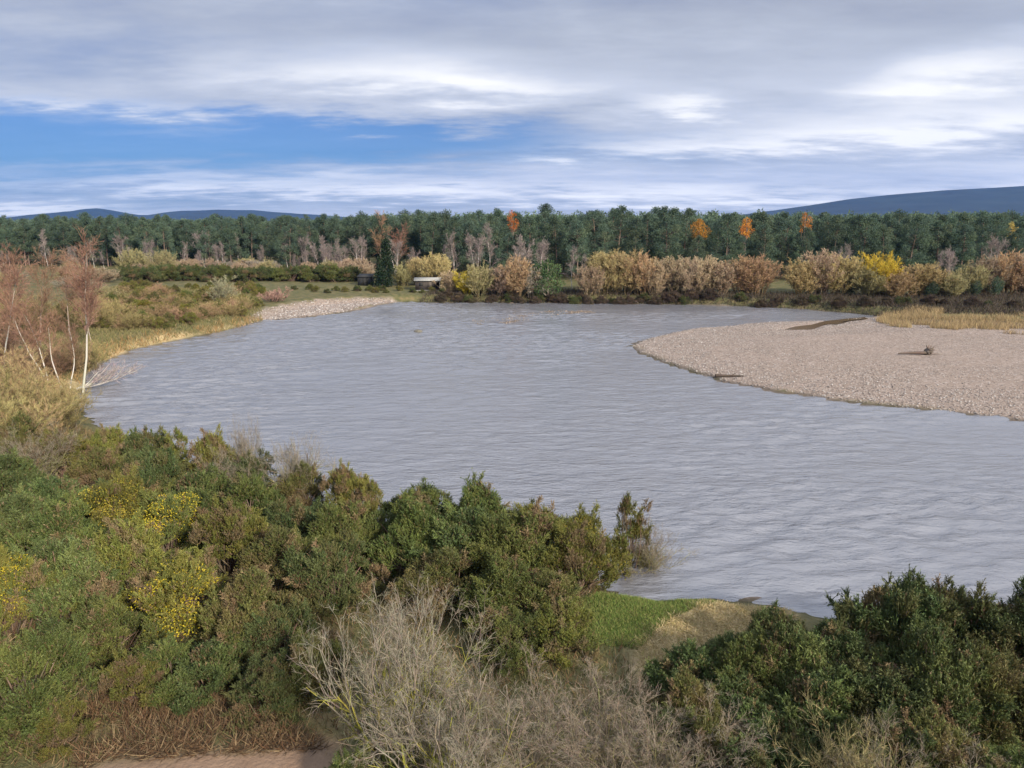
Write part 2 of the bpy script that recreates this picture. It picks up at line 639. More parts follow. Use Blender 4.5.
n_ = len(wx)
ii = (np.arange(len(wy) - 1)[:, None] * n_ + np.arange(n_ - 1)[None, :]).ravel()
river = mesh_obj('river', np.stack([fx_, fy_, WZ], 1), np.stack([ii, ii + 1, ii + n_ + 1, ii + n_], 1),
                 water_material('river_water', (0.152, 0.154, 0.172), 2.55, 1.0, 0.55), smooth=True)
tag(river, kind='structure')
cen = POOL.mean(0)
pg = cen + (POOL - cen) * np.array([1.06, 1.22])
V = np.concatenate([np.append(pg, np.full((len(pg), 1), 0.30), 1), [[cen[0], cen[1], 0.30]]])
pool = mesh_obj('pool', V, [[i, (i + 1) % len(pg), len(pg)] for i in range(len(pg))],
                water_material('pool_water', (0.075, 0.045, 0.02), 1.33, 1.0, 0.15))
tag(pool, kind='structure')


# ------------------------------------------------------------------ hills
def hill(name, prof, depth, mat, back):
    """a long hill: a ridge line (pixels) at its distance, falling to the plain in front and behind"""
    xs = np.linspace(prof[0][0], prof[-1][0], 160)
    yp = np.interp(xs, [p[0] for p in prof], [p[1] for p in prof])
    crest = np.array([CAM_Z + (220 - y) / F * depth * 1.02 for y in yp])
    X = (xs - 512) / F * depth
    rows = []
    ts = np.linspace(-1, 1, 41)
    for t in ts:
        s = (1 - abs(t)) ** 0.9
        yy = depth + back * t
        h = crest * s + 10 * fbm(X * 0.004 + 3, np.full_like(X, yy * 0.004), 5) * s * 1.2 * (abs(t) > 0.01) - 6 * (1 - s)
        rows.append(np.stack([X, np.full_like(X, yy), h], 1))
    V = np.concatenate(rows)
    n = len(xs)
    ii = (np.arange(len(ts) - 1)[:, None] * n + np.arange(n - 1)[None, :]).ravel()
    return tag(mesh_obj(name, V, np.stack([ii, ii + 1, ii + n + 1, ii + n], 1), mat, smooth=True), kind='structure')


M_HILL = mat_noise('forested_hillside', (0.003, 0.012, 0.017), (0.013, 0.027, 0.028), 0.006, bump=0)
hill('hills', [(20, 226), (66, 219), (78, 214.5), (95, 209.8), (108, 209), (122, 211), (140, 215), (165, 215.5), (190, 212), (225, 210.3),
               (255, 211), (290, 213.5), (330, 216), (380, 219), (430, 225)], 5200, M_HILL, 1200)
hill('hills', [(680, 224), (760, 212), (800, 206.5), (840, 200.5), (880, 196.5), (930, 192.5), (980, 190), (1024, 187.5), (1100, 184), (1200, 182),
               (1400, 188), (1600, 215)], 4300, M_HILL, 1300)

# ------------------------------------------------------------------ haze: one closed box of thin even air
hb = [(-6500, -60, -3), (6500, 7200, 420)]
V = np.array([(hb[i][0], hb[j][1], hb[k][2]) for k in (0, 1) for j in (0, 1) for i in (0, 1)])
hm = bpy.data.materials.new('air')
hm.use_nodes = True
hm.node_tree.nodes.clear()
pv = hm.node_tree.nodes.new('ShaderNodeVolumePrincipled')
pv.inputs['Color'].default_value = (0.03, 0.28, 1.0, 1)
pv.inputs['Density'].default_value = 0.00004
mo = hm.node_tree.nodes.new('ShaderNodeOutputMaterial')
hm.node_tree.links.new(pv.outputs[0], mo.inputs['Volume'])
haze = mesh_obj('haze', V, [[0, 2, 3, 1], [4, 5, 7, 6], [0, 1, 5, 4], [2, 6, 7, 3], [0, 4, 6, 2], [1, 3, 7, 5]], hm)
tag(haze, kind='stuff')


# ------------------------------------------------------------------ plant building
def unit(v):
    return v / (np.linalg.norm(v, axis=-1, keepdims=True) + 1e-9)


def perp(r, D):
    q = r.normal(size=D.shape)
    q -= (q * D).sum(-1, keepdims=True) * D
    return unit(q)


def tris(P0, P1, W, r, C):
    """one narrow leaf-like triangle from each P0 to P1"""
    D = unit(P1 - P0)
    S = perp(r, D) * (np.asarray(W).reshape(-1, 1) / 2)
    V = np.stack([P0 - S, P0 + S, P1], 1).reshape(-1, 3)
    return V, np.repeat(C, 3, 0)


def ribbons(P0, P1, W0, W1, r, C):
    D = unit(P1 - P0)
    S = perp(r, D)
    V = np.stack([P0 - S * W0[:, None] / 2, P0 + S * W0[:, None] / 2, P1 + S * W1[:, None] / 2, P1 - S * W1[:, None] / 2], 1)
    return V.reshape(-1, 3), np.repeat(C, 4, 0)


def tubes(P0, P1, R0, R1, k, C):
    n = len(P0)
    D = unit(P1 - P0)
    a = np.where(np.abs(D[:, 2:3]) < 0.9, np.array([[0, 0, 1.0]]), np.array([[1.0, 0, 0]]))
    U = unit(np.cross(D, a))
    W = np.cross(D, U)
    th = np.arange(k) * 2 * np.pi / k
    ring = U[:, None] * np.cos(th)[None, :, None] + W[:, None] * np.sin(th)[None, :, None]
    A = P0[:, None] + ring * R0[:, None, None]
    B = P1[:, None] + ring * R1[:, None, None]
    V = np.concatenate([A, B], 1).reshape(-1, 3)
    i = np.arange(k)
    q = np.stack([i, (i + 1) % k, (i + 1) % k + k, i + k], 1)
    Q = (np.arange(n)[:, None, None] * 2 * k + q[None]).reshape(-1, 4)
    return V, Q, np.repeat(C, 2 * k, 0)


def grow(r, p, d, L, rad, nseg, wob, up, taper=0.35):
    """bend many branches at once -> points [M,n+1,3], dirs, radii"""
    P, Ds, Rs = [p], [d], [rad]
    for i in range(nseg):
        d = unit(d + r.normal(size=d.shape) * wob + np.array([0, 0, up]))
        p = p + d * (L / nseg)[:, None]
        P.append(p)
        Ds.append(d)
        Rs.append(rad * (1 - (1 - taper) * (i + 1) / nseg))
    return np.stack(P, 1), np.stack(Ds, 1), np.stack(Rs, 1)


def sprout(r, P, D, Rr, k, t0, t1, spread, Lf, L, rf):
    """k children per branch"""
    M, n = P.shape[0], P.shape[1] - 1
    t = r.uniform(t0, t1, (M, k)) * n
    i = np.minimum(t.astype(int), n - 1)
    f = (t - i)[..., None]
    ar = np.arange(M)[:, None]
    p = P[ar, i] * (1 - f) + P[ar, i + 1] * f
    d = D[ar, i + 1]
    d = unit(d + perp(r, d) * spread * r.uniform(0.6, 1.3, (M, k, 1)))
    rad = (Rr[ar, i] * rf)
    ln = (L[:, None] * Lf) * r.uniform(0.6, 1.25, (M, k)) * (1.15 - 0.5 * t / n)
    return p.reshape(-1, 3), d.reshape(-1, 3), ln.ravel(), rad.ravel()


def segs(P, Rr):
    a, b = P[:, :-1].reshape(-1, 3), P[:, 1:].reshape(-1, 3)
    return a, b, Rr[:, :-1].ravel(), Rr[:, 1:].ravel()


def jit(r, c, n, s=0.2):
    c = np.asarray(c, float)
    return np.clip(c * (1 + r.normal(size=(n, 1)) * s + r.normal(size=(n, 3)) * s * 0.3), 0.004, 0.9)


PAL = {'green': [(0.102, 0.120, 0.034), (0.121, 0.136, 0.037), (0.080, 0.100, 0.029)],
       'blue': [(0.090, 0.116, 0.038), (0.106, 0.131, 0.042), (0.070, 0.094, 0.032)],
       'olive': [(0.141, 0.142, 0.034), (0.156, 0.151, 0.035), (0.110, 0.120, 0.029)],
       'brown': [(0.125, 0.111, 0.040), (0.114, 0.118, 0.035), (0.098, 0.107, 0.034)],
       'dark': [(0.062, 0.082, 0.029), (0.077, 0.095, 0.034), (0.086, 0.088, 0.032)]}
PAL['bramble'] = [(0.075, 0.056, 0.042), (0.060, 0.052, 0.034), (0.092, 0.066, 0.050)]
DEAD = (0.160, 0.120, 0.062)


def gorse(seed, pal, Rr=1.9, H=2.7, lobes=52, per=260, Ls=(0.10, 0.24), up=1.0, dead=0.10, flower=0.0, nsp=9, airy=0.0, fcol=(0.42, 0.33, 0.03), spread=0.85):
    r = np.random.default_rng(seed)
    root = empty('gorse_bush')
    P_, D_, C_, FL = [], [], [], []
    Cn = []
    for i in range(lobes):
        ph = r.uniform(0, 2 * np.pi)
        z = r.uniform(0.02, 1.0) ** 0.8
        bump = 1 + 0.22 * math.sin(2 * ph + seed) + 0.16 * math.sin(3 * ph + 2.1 * seed) + 0.12 * math.sin(5 * ph + seed)
        rad = math.sqrt(max(1 - z * z, 0.02)) * bump * r.uniform(0.72, 1.1) * (1 - airy * r.uniform(0, 0.5))
        if r.random() < 0.15:
            rad *= 0.5
        c = np.array([math.cos(ph) * rad * Rr * 0.78, math.sin(ph) * rad * Rr * 0.78, 0.12 + z * H * (0.62 + 0.16 * bump) * r.uniform(0.82, 1.15)])
        lr = r.uniform(0.12, 0.25) * Rr * (1 - 0.35 * airy)
        Cn.append(c)
        n = int(per * (lr / (0.24 * Rr)) ** 2)
        nv = unit(r.normal(size=(n, 3)))
        o = unit(c - np.array([0, 0, H * 0.25]))
        nv = np.where(((nv @ o) < -0.25)[:, None], -nv, nv)
        nv[:, 2] = np.where(nv[:, 2] < -0.5, -nv[:, 2], nv[:, 2])
        q = c + nv * lr * r.uniform(0.72, 1.0, (n, 1)) * np.array([1.1, 1.1, 0.85])
        d = unit(nv * 0.65 + np.array([0, 0, up]) + r.normal(size=(n, 3)) * 0.3)
        base = DEAD if r.random() < dead else PAL[pal][r.integers(3)]
        cc = jit(r, base, n, 0.20)
        dm = r.random(n) < 0.07
        cc[dm] = jit(r, DEAD, dm.sum(), 0.25)
        P_.append(q)
        D_.append(d)
        C_.append(cc)
        if flower and r.random() < flower and z > 0.35:
            FL.append((c, lr))
        # leading branches that stand clear of the mass, each a little plume of shoots
        for _ in range(r.integers(0, 3)):
            ld = unit(o * 0.7 + np.array([0, 0, 0.9]) + r.normal(size=3) * 0.45)
            ll = r.uniform(0.25, 0.6)
            m_ = int(46 * ll / 0.6)
            tt = r.random((m_, 1))
            q2 = c + ld * lr * 0.75 + ld * ll * tt + r.normal(size=(m_, 3)) * 0.07 * (1.2 - tt)
            P_.append(q2)
            D_.append(unit(ld * 0.9 + r.normal(size=(m_, 3)) * 0.45))
            C_.append(jit(r, np.array(base) * 1.12, m_, 0.15))
    P, D, C = np.concatenate(P_), np.concatenate(D_), np.concatenate(C_)
    P[:, 2] = np.maximum(P[:, 2], 0.03)
    n = len(P)
    L = r.uniform(Ls[0], Ls[1], n)
    V1, K1 = tris(P, P + D * L[:, None], L * 0.16, r, C)
    V2, K2 = tris(P, P + D * L[:, None], L * 0.16, r, C)
    t = r.uniform(0.05, 1.0, (n, nsp, 1))
    sp = P[:, None] + D[:, None] * L[:, None, None] * t
    dd = unit(D[:, None] * 0.75 + perp(r, np.repeat(D[:, None], nsp, 1)) * spread)
    sl = (L[:, None, None] * r.uniform(0.18, 0.36, (n, nsp, 1)))
    cc = np.repeat(C[:, None], nsp, 1) * r.uniform(0.8, 1.25, (n, nsp, 1))
    V3, K3 = tris(sp.reshape(-1, 3), (sp + dd * sl).reshape(-1, 3), (sl * 0.42).ravel(), r, cc.reshape(-1, 3))
    V = np.concatenate([V1, V2, V3])
    K = np.concatenate([K1, K2, K3])
    mesh_obj('foliage', V, np.arange(len(V)).reshape(-1, 3), M_LEAF, root, K)
    # woody stems up to the lobes
    Cn = np.array(Cn)
    b0 = np.stack([r.normal(size=len(Cn)) * 0.18, r.normal(size=len(Cn)) * 0.18, np.full(len(Cn), -0.25)], 1)
    mid = b0 * 0.4 + Cn * 0.55 + r.normal(size=Cn.shape) * 0.12
    r0 = np.full(len(Cn), 0.035)
    a = np.concatenate([b0, mid])
    b = np.concatenate([mid, Cn])
    Vt, Qt, Kt = tubes(a, b, np.concatenate([r0 * 1.2, r0 * 0.8]), np.concatenate([r0 * 0.8, r0 * 0.35]), 5, jit(r, (0.13, 0.09, 0.065), len(a), 0.2))
    mesh_obj('stems', Vt, Qt, M_BARK, root, Kt)
    if FL:
        fp, fd = [], []
        for c, lr in FL:
            n = int(420 * (lr / 0.5) ** 2)
            nv = unit(r.normal(size=(n, 3)) + np.array([0, 0, 0.7]))
            fp.append(c + nv * (lr * 1.0 + 0.12) * r.uniform(0.55, 1.15, (n, 1)) * np.array([1.1, 1.1, 0.9]))
            fd.append(unit(nv + r.normal(size=(n, 3)) * 0.8))
        fp, fd = np.concatenate(fp), np.concatenate(fd)
        Vf, Kf = [], []
        for j in range(3):
            dj = unit(fd + r.normal(size=fd.shape) * 0.6)
            v, k_ = tris(fp, fp + dj * 0.055, np.full(len(fp), 0.042), r, jit(r, fcol, len(fp), 0.22))
            Vf.append(v)
            Kf.append(k_)
        Vf, Kf = np.concatenate(Vf), np.concatenate(Kf)
        mesh_obj('blossom', Vf, np.arange(len(Vf)).reshape(-1, 3), M_FLOWER, root, Kf)
    return root


def bare_shrub(seed, name, H=4.0, spread=0.5, n0=26, k1=7, k2=9, k3=7, r0=0.035, cstem=(0.20, 0.17, 0.13), ctwig=(0.25, 0.21, 0.16), wob=0.12, up=0.06,
               ctip=None, tw=0.012, lichen=None, base=0.35, seg3=True, sp2=0.7, kl=(0.5, 0.42, 0.34), dome=False):
    """many-stemmed leafless shrub; stems as tubes, fine twigs as slender blades"""
    r = np.random.default_rng(seed)
    root = empty(name)
    ph = r.uniform(0, 2 * np.pi, n0)
    lean = np.abs(r.normal(size=n0)) * spread
    d = unit(np.stack([np.cos(ph) * lean, np.sin(ph) * lean, np.ones(n0)], 1))
    p = np.stack([np.cos(ph) * base * r.random(n0), np.sin(ph) * base * r.random(n0), np.full(n0, -0.15)], 1)
    L = H * r.uniform(0.65, 1.05, n0)
    if dome:
        L = H * r.uniform(0.80, 0.98, n0) * (0.55 + 0.45 * d[:, 2] ** 1.5)
    P0, D0, R0 = grow(r, p, d, L, np.full(n0, r0) * r.uniform(0.7, 1.2, n0), 6, wob, up)
    p, d, l1, ra = sprout(r, P0, D0, R0, k1, 0.15, 1, sp2, kl[0], L, 0.6)
    P1, D1, R1 = grow(r, p, d, l1, ra, 4, wob * 1.3, up)
    p, d, l2, ra = sprout(r, P1, D1, R1, k2, 0.15, 1, sp2, kl[1], l1, 0.55)
    P2, D2, R2 = grow(r, p, d, l2, np.maximum(ra, tw * 0.45), 2, wob * 1.3, up)
    a, b, ra, rb = segs(P0, R0)
    cs = jit(r, cstem, len(a), 0.15)
    a1, b1, ra1, rb1 = segs(P1, R1)
    c1 = jit(r, cstem, len(a1), 0.2)
    if lichen is not None:
        for aa, cc in ((a, cs), (a1, c1)):
            hit = (aa[:, 2] < H * 0.55) & (r.random(len(aa)) < 0.6)
            cc[hit] = jit(r, lichen, hit.sum(), 0.2)
    V, Q, K = tubes(np.concatenate([a, a1]), np.concatenate([b, b1]), np.concatenate([ra, ra1]), np.concatenate([rb, rb1]), 4, np.concatenate([cs, c1]))
    mesh_obj('stems', V, Q, M_TWIG, root, K)
    a, b, ra, rb = segs(P2, R2)
    c2 = jit(r, ctwig, len(a), 0.2)
    if lichen is not None:
        hit = (a[:, 2] < H * 0.62) & (r.random(len(a)) < 0.55)
        c2[hit] = jit(r, lichen, hit.sum(), 0.2)
    V, K = ribbons(a, b, ra * 2, rb * 2, r, c2)
    V2, K2 = ribbons(a, b, ra * 2, rb * 2, r, c2)
    V, K = np.concatenate([V, V2]), np.concatenate([K, K2])
    if k3:
        p, d, l3, ra = sprout(r, P2, D2, R2, k3, 0.1, 1, sp2 * 1.1, kl[2] * 1.6, l2, 0.5)
        e = p + d * l3[:, None]
        w = np.full(len(p), tw)
        c3 = jit(r, ctip or ctwig, len(p), 0.2)
        V3, K3 = ribbons(p, e, w, w * 0.3, r, c3)
        V, K = np.concatenate([V, V3]), np.concatenate([K, K3])
    mesh_obj('twigs', V, np.arange(len(V)).reshape(-1, 4), M_TWIG, root, K)
    return root


def bare_tree(seed, name, H=9.0, lean=(0.1, 0), rt=0.11, k1=16, k2=9, k3=8, ctrunk=(0.42, 0.395, 0.345), cbr=(0.26, 0.17, 0.125), ctwig=(0.26, 0.155, 0.105),
              t0=0.35, L1=0.32, spread=0.75, tw=0.03, forks=1, wob=0.06, droop=0.0, kl=(0.5, 0.55)):
    r = np.random.default_rng(seed)
    root = empty(name)
    n = forks
    d = unit(np.stack([lean[0] + r.normal(size=n) * 0.12 * (n > 1), lean[1] + r.normal(size=n) * 0.12 * (n > 1), np.ones(n)], 1))
    p = np.stack([r.normal(size=n) * 0.15 * (n > 1), r.normal(size=n) * 0.15 * (n > 1), np.full(n, -0.3)], 1)
    L = H * r.uniform(0.85, 1.05, n) if n > 1 else np.array([H])
    P0, D0, R0 = grow(r, p, d, L, np.full(n, rt), 10, wob, 0.03, 0.12)
    a, b, ra, rb = segs(P0, R0)
    ct = jit(r, ctrunk, len(a), 0.07)
    dk = r.random(len(a)) < 0.15
    ct[dk] *= 0.45
    V, Q, K = tubes(a, b, ra, rb, 7, ct)
    mesh_obj('trunk', V, Q, M_BARK, root, K, smooth=True)
    p, d, l1, ra = sprout(r, P0, D0, R0, k1, t0, 1, spread, L1, L, 0.42)
    P1, D1, R1 = grow(r, p, d, l1, ra, 4, 0.12, 0.10 - droop)
    a, b, ra, rb = segs(P1, R1)
    V, Q, K = tubes(a, b, ra, rb, 4, jit(r, cbr, len(a), 0.15))
    mesh_obj('limbs', V, Q, M_BARK, root, K)
    p, d, l2, ra = sprout(r, P1, D1, R1, k2, 0.15, 1, 0.7, kl[0], l1, 0.5)
    P2, D2, R2 = grow(r, p, d, l2, ra, 2, 0.15, 0.06 - droop)
    a, b, ra, rb = segs(P2, R2)
    V, K = ribbons(a, b, np.maximum(ra * 2, tw), np.maximum(rb * 2, tw * 0.6), r, jit(r, ctwig, len(a), 0.18))
    p, d, l3, ra = sprout(r, P2, D2, R2, k3, 0.1, 1, 0.7, kl[1] * 1.3, l2, 0.5)
    w = np.full(len(p), tw)
    V3, K3 = ribbons(p, p + d * l3[:, None] + np.array([0, 0, -droop]) * l3[:, None], w, w * 0.3, r, jit(r, ctwig, len(p), 0.2))
    V, K = np.concatenate([V, V3]), np.concatenate([K, K3])
    mesh_obj('crown', V, np.arange(len(V)).reshape(-1, 4), M_TWIG, root, K)
    return root


def leaf_clumps(r, C, Rc, n, size, cols, flat=0.6, up=0.25):
    """needle or leaf tufts spread through clumps"""
    P, D, K = [], [], []
    for c, rc in zip(C, Rc):
        m = max(6, int(n * (rc ** 2)))
        nv = unit(r.normal(size=(m, 3)))
        q = c + nv * rc * (r.random((m, 1)) ** 0.45) * np.array([1, 1, flat])
        P.append(q)
        D.append(unit(nv + r.normal(size=(m, 3)) * 0.6 + np.array([0, 0, up])))
        K.append(jit(r, cols[r.integers(len(cols))], m, 0.17))
    P, D, K = np.concatenate(P), np.concatenate(D), np.concatenate(K)
    L = r.uniform(0.6, 1.3, len(P)) * size
    return tris(P, P + D * L[:, None], L * 0.55, r, K)


PINE_COLS = [(0.084, 0.124, 0.082), (0.094, 0.134, 0.084), (0.104, 0.140, 0.082), (0.078, 0.118, 0.084)]


def pine_data(seed, H=16.0, low=0.38, wid=2.6, n=170, size=0.29, nl=56, lean=0.03):
    r = np.random.default_rng(seed)
    d = unit(np.array([[r.normal() * lean, r.normal() * lean, 1.0]]))
    P0, D0, R0 = grow(r, np.array([[0, 0, -0.4]]), d, np.array([H * 0.97]), np.array([0.20]), 10, 0.025, 0.02, 0.2)
    t = np.sort(r.uniform(low, 1.0, nl))
    t[-1] = 1.0
    C, Rc, A, B, RA = [], [], [], [], []
    for i, tt in enumerate(t):
        k = min(int(tt * 10), 9)
        f = tt * 10 - k
        q = P0[0, k] * (1 - f) + P0[0, k + 1] * f
        ph = i * 2.4 + r.normal() * 0.5
        x = (tt - low) / (1 - low)
        ext = wid * (0.55 + 0.75 * math.sin(math.pi * min(1, 0.18 + x * 0.82)) - 0.25 * x) * r.uniform(0.55, 1.1) * (0.35 if tt > 0.95 else 1)
        c = q + np.array([math.cos(ph) * ext * 0.75, math.sin(ph) * ext * 0.75, ext * r.uniform(0.1, 0.35)])
        C.append(c)
        Rc.append(r.uniform(0.75, 1.35) * (0.8 + 0.25 * (1 - x)))
        A.append(q)
        B.append(c)
        RA.append(0.04)
    for _ in range(4):       # bare dead limbs below the crown
        tt = r.uniform(low * 0.5, low)
        k = int(tt * 10)
        ph = r.uniform(0, 6.3)
        A.append(P0[0, k])
        B.append(P0[0, k] + np.array([math.cos(ph) * 1.3, math.sin(ph) * 1.3, 0.2]))
        RA.append(0.035)
    crown = leaf_clumps(r, C, Rc, n, size, PINE_COLS, 0.8)
    a, b, ra, rb = segs(P0, R0)
    A, B, RA = np.array(A), np.array(B), np.array(RA)
    z = a[:, 2] / H
    ct = jit(r, (0.17, 0.12, 0.10), len(a), 0.1)
    ct[z > 0.45] = jit(r, (0.14, 0.10, 0.075), (z > 0.45).sum(), 0.1)
    tr = tubes(np.concatenate([a, A]), np.concatenate([b, B]), np.concatenate([ra, RA]), np.concatenate([rb, RA * 0.5]), 6,
               np.concatenate([ct, jit(r, (0.11, 0.085, 0.07), len(A), 0.1)]))
    return crown, tr


def pine(seed, name='pine_tree', **kw):
    (V, K), (Vt, Qt, Kt) = pine_data(seed, **kw)
    root = empty(name)
    mesh_obj('crown', V, np.arange(len(V)).reshape(-1, 3), M_NEEDLE, root, K)
    mesh_obj('trunk', Vt, Qt, M_BARK, root, Kt, smooth=True)
    return root


def leafy_tree(seed, name, H, wid, cols, low=0.3, n=110, size=0.3, nl=30, ctr=(0.2, 0.17, 0.14), flat=0.8, cone=False):
    r = np.random.default_rng(seed)
    root = empty(name)
    P0, D0, R0 = grow(r, np.array([[0, 0, -0.3]]), np.array([[0.02, 0, 1.0]]), np.array([H * 0.95]), np.array([0.16]), 8, 0.03, 0.02, 0.2)
    C, Rc, A, B = [], [], [], []
    for i in range(nl):
        tt = low + (1 - low) * (i + 0.5) / nl
        k = min(int(tt * 8), 7)
        q = P0[0, k] + (P0[0, k + 1] - P0[0, k]) * (tt * 8 - k)
        x = (tt - low) / (1 - low)
        env = (1 - 0.9 * x ** 1.25) if cone else math.sin(math.pi * min(0.97, 0.22 + 0.78 * x)) ** 0.7
        ext = wid * env * r.uniform(0.15, 1.0)
        ph = i * 2.4 + r.normal() * 0.6
        c = q + np.array([math.cos(ph) * ext * 0.8, math.sin(ph) * ext * 0.8, 0.1])
        C.append(c)
        Rc.append(max(0.45, r.uniform(0.3, 0.5) * wid * (0.55 + 0.45 * env)))
        A.append(P0[0, max(k - 1, 0)])
        B.append(c)
    V, K = leaf_clumps(r, C, Rc, n, size, cols, flat)
    mesh_obj('crown', V, np.arange(len(V)).reshape(-1, 3), M_NEEDLE, root, K)
    a, b, ra, rb = segs(P0, R0)
    A, B = np.array(A), np.array(B)
    Vt, Qt, Kt = tubes(np.concatenate([a, A]), np.concatenate([b, B]), np.concatenate([ra, np.full(len(A), 0.05)]),
                       np.concatenate([rb, np.full(len(A), 0.02)]), 6, jit(r, ctr, len(a) + len(A), 0.12))
    mesh_obj('trunk', Vt, Qt, M_BARK, root, Kt)
    return root


# ------------------------------------------------------------------ the pine wood across the river
def front(px):
    return np.interp(px, [-100, 0, 200, 380, 520, 700, 860, 1024, 1150], [232, 226, 212, 196, 176, 168, 172, 178, 184])


def px_of(x, y, z=2.0):
    dz = z - CAM_Z
    dep = y * math.cos(PITCH) - dz * math.sin(PITCH)
    return 512 + F * x / dep


PINES = [pine(100 + i, H=h, low=l, wid=w) for i, (h, l, w) in enumerate(
    [(16.5, 0.32, 3.1), (15.8, 0.22, 3.3), (17.0, 0.38, 3.0), (16.0, 0.14, 3.5), (15.2, 0.10, 3.6), (16.8, 0.28, 3.2)])]
AUTUMN = [(511, 214, 'amber autumn tree standing up among the pines, left of the other orange ones', 1.0),
          (696, 223, 'broad orange autumn tree among pines above the middle willows', 1.35),
          (744, 221, 'slim yellow orange autumn tree just right of the broad orange one', 1.05),
          (798, 216, 'small deep orange autumn tree high among pines below the right hill', 0.95),
          (1001, 226, 'pale yellow autumn tree among pines at the right edge', 0.9)]
spots = []
row = 0
for i in range(4000):
    pass
r_ = np.random.default_rng(3)
for k in range(6):
    px = -60.0
    while px < 1090:
        Dp = front(px) + k * 7.0 + r_.normal() * 2.2
        x, y, _ = pos_at(px, Dp)
        spots.append((k, px, x, y))
        px += (5.6 if k < 3 else 5.9) * F / Dp * r_.uniform(0.8, 1.25)
spots = spots[:]
print('pine spots', len(spots))
MARK = [(428, 'behind the pale roofed hut'), (368, 'behind the dark shed'), (385, 'behind the dark conifer'), (511, 'below the amber autumn tree'),
        (696, 'below the broad orange autumn tree'), (744, 'below the slim yellow orange tree'), (798, 'below the small deep orange tree'),
        (615, 'behind the widest ochre willow thicket'), (665, 'behind the upright tan willow'), (745, 'behind the round orange brown willow'), (875, 'behind the bright yellow willow'),
        (285, 'behind the mauve bare birches'), (550, 'behind the bushy green shrub tree'), (1001, 'below the pale yellow tree'),
        (20, 'above the leftmost red birch crowns'), (105, 'just above the tallest red birch crown')]
named = {}
fr = [s for s in spots if s[0] == 0]
for mpx, ph in MARK:
    best = min((s for s in fr if id(s) not in named), key=lambda s: abs(s[1] - mpx))
    named[id(best)] = 'front pine of the far wood, directly ' + ph
cnt = 0
skip = 0
for s in spots:
    k, px, x, y = s
    if any(abs(px - a[0]) < 8 and k in (1, 2) for a in AUTUMN):
        continue
    if cnt >= 298:
        break
    pr = PINES[int(r_.integers(len(PINES)))]
    if px > 470 and k < 4:
        pr = PINES[int(r_.choice([3, 4, 1]))]
    sc = r_.uniform(0.88, 1.04) * (0.93 if k == 0 else 1.0) * float(np.interp(px, [300, 480, 520, 680, 720], [0.93, 1.0, 1.04, 1.04, 0.98]))
    if k < 2 and any(abs(px - a_[0]) < 15 for a_ in AUTUMN):
        sc *= 0.80          # younger pines stand before each autumn tree
    place(pr, (x, y, gz(x, y) - 0.1), r_.uniform(0, 6.3), (sc * r_.uniform(0.95, 1.15), sc * r_.uniform(0.95, 1.15), sc),
          named.get(id(s), 'tall dark green pine packed among others in the wood across the river'), 'pine tree', 'pines of the wood across the river')
    cnt += 1
drop_unused(PINES)

# the rest of the wood, seen only as one mass of tops
Vs, Ks = [], []
r_ = np.random.default_rng(8)
lows = [pine_data(300 + i, H=16, low=0.4, wid=3.2, n=24, size=0.7, nl=22)[0] for i in range(5)]
nfar = 0
Dd = 44.0
while Dd < 420:
    px = -80.0
    while px < 1110:
        dep = front(px) + Dd + r_.normal() * 3
        x, y, _ = pos_at(px, dep)
        V, K = lows[r_.integers(5)]
        a = r_.uniform(0, 6.3)
        s = r_.uniform(0.86, 1.06) * float(np.interp(px, [300, 420], [0.86, 1.0]))
        ca, sa = math.cos(a) * s, math.sin(a) * s
        W = np.stack([V[:, 0] * ca - V[:, 1] * sa + x, V[:, 0] * sa + V[:, 1] * ca + y, V[:, 2] * s + 1.5], 1)
        Vs.append(W)
        Ks.append(K * r_.uniform(0.8, 1.2))
        px += 6.5 * F / dep * r_.uniform(0.8, 1.25)
        nfar += 1
    Dd += 8 + Dd * 0.03
V, K = np.concatenate(Vs), np.concatenate(Ks)
wood = mesh_obj('pine_wood', V, np.arange(len(V)).reshape(-1, 3), M_NEEDLE, None, K)
tag(wood, 'deep green mass of pine tops stretching back beyond the front pines', 'wood', kind='stuff')
print('far pines', nfar, 'tris', len(V) // 3)

AC = {0: [(0.55, 0.22, 0.02), (0.45, 0.17, 0.02)], 1: [(0.60, 0.25, 0.03), (0.50, 0.2, 0.03)], 2: [(0.58, 0.32, 0.03), (0.5, 0.24, 0.03)],
      3: [(0.55, 0.20, 0.03), (0.45, 0.18, 0.03)], 4: [(0.45, 0.33, 0.08), (0.40, 0.28, 0.08)]}
for i, (px, py, lab, s) in enumerate(AUTUMN):
    dep = front(px) + 9
    x, y, z = pos_at(px, dep)
    top = CAM_Z + (220 - (py - 7)) / F * dep
    t = leafy_tree(700 + i, 'autumn_tree', top - z, 1.9 * s, AC[i], low=0.70, n=110, size=0.26, nl=18)
    t.location = (x, y, z)
    tag(t, lab, 'tree', 'orange autumn trees in the pine wood')

